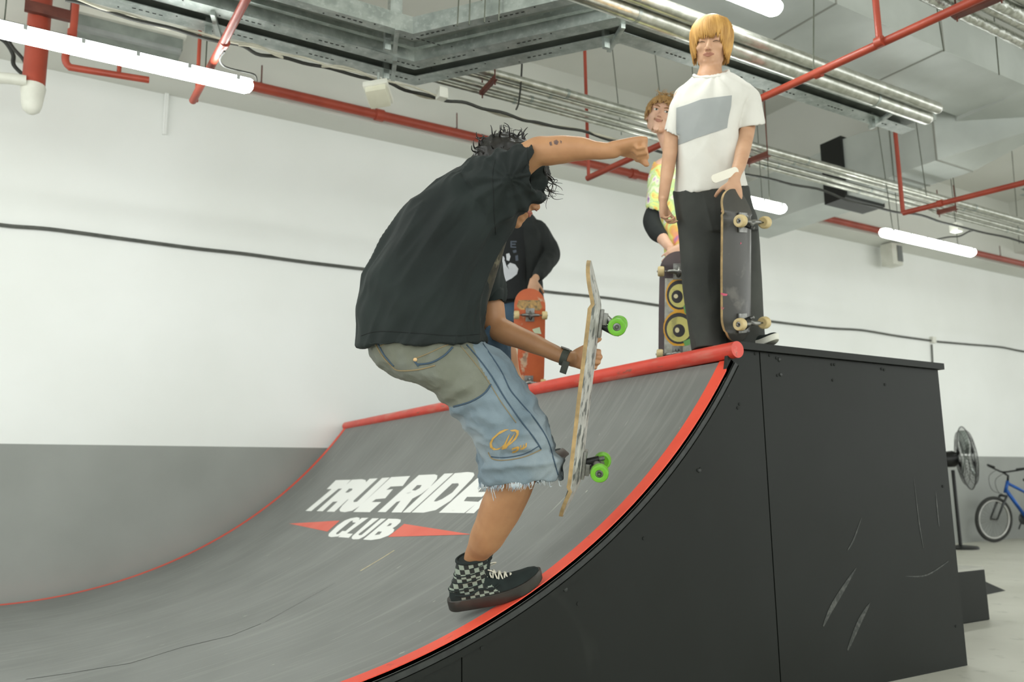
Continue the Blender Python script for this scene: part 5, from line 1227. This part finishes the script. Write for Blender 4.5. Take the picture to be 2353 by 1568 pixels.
pn = fuse('trousers', b, M['pants_black'], TD, .008, 4, fold=folds(.008, 8, Vector((0, 0, 1)), .3, 2)); clampfloor(pn)
for x in (1558, 1606):
    hp = D(x, 850, dC); hp.z = ZDK+.002; e = EYE-hp; e.z = 0; e.normalize(); shoe(TD, hp-e*.06, e, Vector((0, 0, 1)), .26, False, M['suede'], None, M['whiteplastic'])
# his board: yellow and black graphic
cbd = D(1558, 719, 4.40); Yv_ = (D(1559, 625, 4.40)-D(1556, 812, 4.43)).normalized(); th = math.radians(-12); Nb = (RI*math.sin(th)-FW*math.cos(th)); Nb = (Nb-Yv_*Nb.dot(Yv_)).normalized(); Zv = -Nb; Xv = Yv_.cross(Zv)
sb, Fv, dk = skateboard('skateboard with a yellow and black bubble graphic and cream wheels', cbd, Xv, Yv_, Zv, M['deck_yellow'], M['wheel_cream'], nose=.075, tail=(cbd.z-ZDK-.014)/Yv_.z-.245, hl=.245, ax=.214, s=1.0, w=.1)
M['g_yellow'] = layer(mat('pale_yellow_graphic', '#cfc777', '#c2ba6c', rough=.5, scale=12), '#7d7a55', 18, (1, 1, 1), .58, .7, strength=.5); M['g_orange'] = mat('orange_yellow_graphic', '#e0a93a', '#d49b2e', rough=.5); M['g_black'] = mat('black_graphic', '#2c2a2b', '#3a3738', rough=.5); M['g_pale'] = mat('pale_dot', '#d9cfa6', rough=.5); M['g_green'] = mat('green_splash', '#6da05c', rough=.5); M['g_white'] = mat('grey_white_graphic', '#b9b8ad', '#8f8e86', rough=.5, scale=30)
def blob(cx, cy, rx, ry, n=26, pw=2.0): return [(cx+rx*math.copysign(abs(math.cos(2*math.pi*i/n))**(2/pw), math.cos(2*math.pi*i/n)), cy+ry*math.copysign(abs(math.sin(2*math.pi*i/n))**(2/pw), math.sin(2*math.pi*i/n))) for i in range(n)]
for nm, ps, m_, o_ in (('graphic_ground', [[(1528, 640), (1592, 640), (1592, 812), (1526, 812)]], 'g_white', .0010), ('graphic_outline', [blob(1562, 678, 33, 40), blob(1560, 755, 36, 42)], 'g_orange', .0014), ('graphic_outline', [blob(1562, 678, 30, 34), blob(1560, 755, 33, 36)], 'g_black', .0018), ('graphic_letter', [blob(1562, 680, 25, 27), blob(1560, 757, 28, 29)], 'g_yellow', .0022),
                     ('graphic_counter', [blob(1556, 682, 13, 15)], 'g_black', .0026), ('graphic_counter', [blob(1560, 760, 14, 15)], 'g_black', .0026), ('graphic_dot', [blob(1553, 681, 5, 5), blob(1556, 759, 5, 6)], 'g_pale', .003), ('graphic_splash', [[(1570, 705), (1580, 690), (1584, 712), (1574, 722)], [(1570, 785), (1586, 778), (1586, 792), (1574, 796)]], 'g_green', .0032)):
    decal(nm, ps, 4, M[m_], sb, dk, o_)
# ---- man in the black hoodie with the orange board
dH = 5.55; V = lambda y: vd(dH, y, 905)
HD = thing('person', 'man in an open black hoodie resting a hand on an orange skateboard', 'person', D(1205, 905, dH))
hc = D(1190, 436, V(436)); f, u = toward(hc, 0, 20, 0); HH = head_frame(hc, f, u, .98)
b = NB(); head(b, HH)
chain(b, [(1192, 450, V(450), .05), (1196, 490, V(490), .06)]); chain(b, [(1196, 530, V(520), .085), (1198, 600, V(600), .085), (1200, 690, V(690), .09)])
chain(b, [(1165, 530, V(515), .03), (1200, 515, V(505), .04), (1226, 534, V(520), .03)])
chain(b, [(1236, 532, V(525), .035), (1262, 570, V(575), .038), (1266, 590, V(590), .04), (1250, 618, V(618)-.12, .033), (1232, 638, V(640)-.22, .025), (1227, 645, V(650)-.24, .024)])
chain(b, [(1152, 535, V(525), .04), (1140, 600, V(600), .04), (1144, 650, V(680), .03)])
chain(b, [(1178, 700, V(700), .07), (1178, 800, V(800), .05), (1180, 905, V(905), .04)]); chain(b, [(1222, 700, V(700), .07), (1226, 800, V(800), .07), (1228, 905, V(905), .045)])
hand(b, D(1226, 643, V(650)-.25), (-UP*.96-FW*.05-RI*.04), (FW*1.0), 1, [(4, 12, 8)]*4, .98, spread=.5, thumb=(.6, .6, 15))
bh = fuse('body', b, M['skin_light'], HD, .006, 5); clampfloor(bh)
b = NB(); L = HH[0]; ell(b, L(0, -.03, .05), (.080, .092, .080), HH[1]); obj('hair_underlayer', b, M['hair_black'], HD, True)
bowl_hair(HD, HH, M['hair_black'], lambda a: .03 if abs((a+math.pi) % (2*math.pi)-math.pi) < .8 else -.045, 150, .0065, 1.0, messy=.3, curl=.004)
face_parts(HD, HH, M['lip_pale'], M['brow'], 'shut')
b = NB()
outline_loft(b, [(1137, 698, 1250, 692, V(695), .12), (1136, 640, 1246, 640, V(640), .125), (1136, 580, 1247, 580, V(580), .125), (1140, 530, 1250, 535, V(530), .12), (1155, 505, 1238, 512, V(508), .09), (1172, 490, 1222, 490, V(492), .07)], 4, 48, 2.3)
chain(b, [(1236, 525, V(525), .062), (1256, 560, V(560), .062), (1266, 586, V(586)-.02, .060), (1252, 612, V(612)-.12, .05), (1238, 632, V(632)-.20, .040)])
chain(b, [(1152, 525, V(525), .062), (1138, 600, V(600), .060), (1142, 670, V(660), .05)])
fuse('hoodie', b, M['hoodie'], HD, .007, 4, fold=folds(.012, 8, Vector((.1, 0, 1)), .4, 6))
b = NB(); outline_loft(b, [(1141, 690, 1208, 686, V(688)-.11, .05), (1142, 640, 1210, 640, V(640)-.115, .05), (1145, 580, 1208, 580, V(580)-.11, .05), (1160, 520, 1205, 520, V(520)-.09, .05)], 4, 36, 2.3)
bt_ = fuse('inner_tee', b, mat('black_cotton', '#15191a', '#101314', rough=.85), HD, .007, 3)
W_ = mat('white_screen_print', '#c9ccd0', '#b8bbc0', rough=.7)
decal('hand_print_graphic', [[(1148, 648), (1156, 637), (1152, 610), (1148, 596), (1154, 592), (1160, 600), (1164, 612), (1170, 620), (1166, 610), (1172, 604), (1184, 608), (1191, 618), (1188, 630), (1176, 640), (1164, 646), (1156, 652)], [(1163, 584), (1170, 582), (1173, 590), (1170, 600), (1164, 598)], [(1151, 588), (1158, 590), (1160, 597), (1152, 598)]], 5, W_, HD, bt_, .003)
gp = mat('grey_print_letters', '#4d5560', rough=.7)
decal('print_lettering', [[(1173, 554), (1187, 554), (1187, 557), (1173, 557)], [(1173, 560), (1185, 560), (1185, 563), (1173, 563)], [(1173, 566), (1186, 567), (1186, 570), (1173, 569)], [(1173, 554), (1176, 554), (1176, 569), (1173, 569)], [(1178, 576), (1186, 574), (1187, 580), (1180, 582)], [(1184, 588), (1190, 586), (1191, 599), (1185, 600)]], 5, gp, HD, bt_, .003)
b = NB(); outline_loft(b, [(1146, 680, 1246, 680, V(680), .11), (1148, 740, 1250, 740, V(740), .11)], 4, 40)
outline_loft(b, [(1148, 730, 1198, 730, V(730), .09), (1152, 820, 1200, 820, V(820), .08), (1154, 910, 1202, 910, V(905), .085)], 4, 30); outline_loft(b, [(1202, 730, 1250, 730, V(730), .09), (1204, 820, 1249, 820, V(820), .08), (1206, 910, 1248, 910, V(905), .085)], 4, 30)
pn = fuse('jeans', b, M['denim_dark'], HD, .008, 4, fold=folds(.008, 8, Vector((0, 0, 1)), .3, 2)); clampfloor(pn)
for x in (1180, 1226):
    hp = D(x, 905, dH); hp.z = ZDK+.002; e = EYE-hp; e.z = 0; e.normalize(); shoe(HD, hp-e*.06, e, Vector((0, 0, 1)), .26, False, M['suede'], None, M['whiteplastic'])
cbd = D(1216, 801, 5.28); Yv_ = (D(1217, 725, 5.28)-D(1214, 880, 5.31)).normalized(); th = math.radians(3); Nb = (RI*math.sin(th)-FW*math.cos(th)); Nb = (Nb-Yv_*Nb.dot(Yv_)).normalized(); Zv = -Nb; Xv = Yv_.cross(Zv)
sb, Fv, dk = skateboard('worn orange skateboard with cream wheels leaning under the hoodie man\'s hand', cbd, Xv, Yv_, Zv, M['deck_orange'], M['wheel_cream'], nose=.135, tail=(cbd.z-ZDK-.014)/(Yv_.z*.985)-.245, hl=.245, ax=.214, s=.985, w=.101)
decal('sticker', [[(1223, 757), (1240, 752), (1244, 768), (1228, 766)]], 5, mat('pale_green_sticker', '#c5cfb0', rough=.5), sb, dk, .0015)
decal('sticker', [[(1184, 800), (1190, 800), (1188, 845), (1182, 845)]], 5, mat('beige_sticker', '#bfb49a', rough=.5), sb, dk, .0015)
decal('sanded_patch', [[(1192, 690), (1240, 690), (1246, 706), (1240, 714), (1196, 712), (1187, 704)]], 5, layer(mat('worn_wood_patch', '#b98f52', '#8d7346', rough=.6, scale=20), '#6b5b40', 30, (1, 1, 1), .5, .6), sb, dk, .0012)
# ================================================================== fan and bicycles by the far wall
q = P(2208, 1262, 2, 0); t = thing('pedestal_fan', 'black pedestal fan with a wire guard standing by the wall at the right', 'fan', q)
z_of = lambda py: D(2205, py, (q-EYE).dot(FW)).z
b = NB(); lathe(b, q, (0, 0, 1), [(.001, 0), (.21, 0), (.21, .02), (.19, .035), (.03, .05), (.001, .05)], 36); obj('base', b, M['black_metal'], t)
zt = z_of(1080); b = NB(); tube(b, [q+Vector((0, 0, .03)), Vector((q.x, q.y, zt))], .022, 14); obj('pole', b, M['black_metal'], t)
hx = (RI*1.0-FW*.28).normalized(); hx.z = 0.06; hx.normalize(); mc = Vector((q.x, q.y, z_of(1054)))
b = NB(); lathe(b, mc, hx, [(.001, -.17), (.07, -.165), (.10, -.12), (.105, .02), (.08, .06), (.001, .07)], 28); obj('motor_housing', b, M['black_metal'], t)
gc = mc+hx*.17; R_ = .40; uu = hx.orthogonal().normalized(); ww = hx.cross(uu)
b = NB()
for hh, rr in ((-.085, .12), (-.075, .25), (-.05, .34), (0, .40), (.05, .34), (.075, .25), (.085, .12), (.085, .05)):
    pts = [gc+hx*hh+(uu*math.cos(a)+ww*math.sin(a))*rr for a in [2*math.pi*i/48 for i in range(49)]]; tube(b, pts, .006 if rr > .38 else .003, 6, False)
for i in range(48):
    a = 2*math.pi*i/48; dr = uu*math.cos(a)+ww*math.sin(a); tube(b, [gc+hx*hh+dr*rr for hh, rr in ((-.085, .05), (-.08, .2), (-.055, .33), (0, .40), (.055, .33), (.08, .2), (.085, .05))], .0018, 5)
obj('wire_guard', b, M['black_metal'], t, True)
for i in range(3):
    a = 2.1*i; d1 = uu*math.cos(a)+ww*math.sin(a); d2 = hx.cross(d1); b = NB(); R = []
    for k in range(8): r_ = .05+.30*k/7; w_ = .05+.07*math.sin(math.pi*k/7); tw = hx*.03; R.append([gc+d1*r_+(d2*w_*c)+tw*c+hx*o for c, o in ((-1, .002), (0, .006), (1, .002), (1, -.002), (0, .002), (-1, -.002))])
    rings(b, R); obj('blade', b, M['galv'], t, True)
def bicycle(label, base, fwd, R_=.308, framem=None, scale=1.0, lean=8):
    fwd = fwd.normalized(); up = Vector((0, 0, 1)); sd = fwd.cross(up).normalized(); up = (up*math.cos(math.radians(lean))+sd*math.sin(math.radians(lean))*-1).normalized(); sd = fwd.cross(up)
    F = lambda x, z, y=0: base+(fwd*x+up*z+sd*y)*scale
    t = thing('bicycle', label, 'bicycle', base, 'bicycles parked by the grey wall'); W = []
    for x in (0, -1.02):
        c = F(x, R_); wn = bpy.data.objects.new('wheel', None); COL.objects.link(wn); wn.parent = t
        b = NB(); tube(b, [c+(fwd*math.cos(a)+up*math.sin(a))*(R_-.026)*scale for a in [2*math.pi*i/56 for i in range(57)]], .025*scale, 12, False); obj('tyre', b, M['tyre'], wn, True)
        b = NB(); rings(b, [[c+(fwd*math.cos(a)+up*math.sin(a))*r*scale+sd*w*scale for a in [2*math.pi*i/56 for i in range(56)]] for r, w in ((R_-.045, .014), (R_-.068, .012), (R_-.068, -.012), (R_-.045, -.014), (R_-.045, .014))], False); obj('rim', b, M['rim'], wn, True)
        b = NB()
        for i in range(28):
            a = 2*math.pi*i/28; dr = fwd*math.cos(a)+up*math.sin(a); a2 = a+.35*(1 if i % 2 else -1); dh = fwd*math.cos(a2)+up*math.sin(a2); tube(b, [c+dh*.018*scale+sd*.025*(1 if i % 4 < 2 else -1)*scale, c+dr*(R_-.066)*scale], .0011*scale, 4)
        obj('spokes', b, M['bearing'], wn, True)['kind'] = 'stuff'
        b = NB(); lathe(b, c, sd, [(.02*scale, -.045*scale), (.012*scale, -.02*scale), (.012*scale, .02*scale), (.02*scale, .045*scale)], 14); obj('hub', b, M['bearing'], wn)
    fm = framem; hd0, hd1 = F(-.20, .66), F(-.25, .82); bb = F(-.56, .30); st = F(-.66, .72); ra = F(-1.02, R_)
    b = NB(); tube(b, [hd0, hd1], .022*scale, 12); tube(b, [F(-.215, .70), bb], .024*scale, 12); tube(b, [F(-.24, .79), F(-.64, .62)], .02*scale, 12); tube(b, [bb, F(-.65, .68)], .018*scale, 12)
    for s_ in (-.06, .06): tube(b, [bb, F(-1.02, R_, s_)], .010*scale, 8); tube(b, [F(-.64, .60), F(-1.02, R_, s_)], .009*scale, 8)
    obj('frame', b, fm, t, True)
    b = NB()
    for s_ in (-.055, .055): tube(b, [F(0, R_, s_), F(-.10, .50, s_), F(-.17, .62, s_)], [.010*scale, .016*scale, .017*scale], 10)
    tube(b, [F(-.17, .62, -.06), F(-.17, .62, .06)], .015*scale, 10); obj('fork', b, M['fork'], t, True)
    b = NB(); tube(b, [hd1, F(-.26, .90)], .014*scale, 10); tube(b, [F(-.26, .89), F(-.17, .94)], .014*scale, 10); wchain(b, [(F(-.22, 1.0, -.29), .012), (F(-.19, .96, -.12), .012), (F(-.17, .94, 0), .013), (F(-.19, .96, .12), .012), (F(-.22, 1.0, .29), .012)], 10); obj('handlebar', b, M['black_metal'], t, True)
    for s_ in (-1, 1): b = NB(); tube(b, [F(-.215, .99, s_*.19), F(-.235, 1.01, s_*.31)], .017*scale, 10, round_ends=True); obj('grip', b, M['black_metal'], t, True)
    b = NB(); tube(b, [F(-.65, .66), F(-.68, .80)], .013*scale, 10); obj('seat_post', b, M['bearing'], t, True)
    b = NB(); R = [ring_of(F(x, .83), sd*w*scale, up*.02*scale, 16) for x, w in ((-.52, .012), (-.58, .03), (-.66, .05), (-.74, .075), (-.80, .06))]; rings(b, R); obj('saddle', b, M['black_metal'], t, True)
    b = NB(); lathe(b, bb+sd*.05*scale, sd, [(.01, 0), (.085*scale, 0), (.085*scale, .006), (.01, .008)], 28); tube(b, [bb+sd*.07*scale, F(-.50, .15, .08)], .010*scale, 8); tube(b, [bb-sd*.07*scale, F(-.62, .45, -.08)], .010*scale, 8); obj('crankset', b, M['fork'], t, True)
    b = NB(); wchain(b, [(F(-.20, .97, .1), .003), (F(-.02, .88, .08), .003), (F(-.03, .70, .05), .003), (F(-.18, .64, .02), .003)], 6); wchain(b, [(F(-.2, .97, -.1), .003), (F(.0, .85, -.05), .003), (F(-.1, .66, 0), .003), (F(-.3, .62, 0), .003)], 6); obj('brake_cable', b, M['black_metal'], t, True)
    return t
M['tyre'] = mat('tyre_rubber', '#3a3b38', '#2b2c2a', rough=.8); M['rim'] = mat('light_rim', '#c9c9c4', '#b4b4b0', rough=.35, metal=.5); M['fork'] = mat('grey_metal_parts', '#4a4d4e', '#3a3c3d', rough=.4, metal=.4)
q = P(2285, 1247, 2, 0); sc_ = 105*(q-EYE).dot(FW)/1939/.616
bicycle('blue bicycle with light rims leaning against the grey wall beside the fan', q, (-RI*.88-FW*.25-UP*0)*1.0 - Vector((0, 0, (-RI*.88-FW*.25).z)), framem=mat('blue_frame', '#2260b4', '#1b4f9b', rough=.3, metal=.3), scale=sc_, lean=6)
q2 = P(2392, 1240, 2, 0)+Vector((.55, -.35, 0)); d2 = -RI*.95-FW*.1; d2.z = 0
bicycle('second bicycle, only its front wheel and handlebar showing at the right edge', q2, d2, framem=mat('dark_frame', '#24303c', '#1c252e', rough=.3, metal=.3), scale=sc_, lean=6)
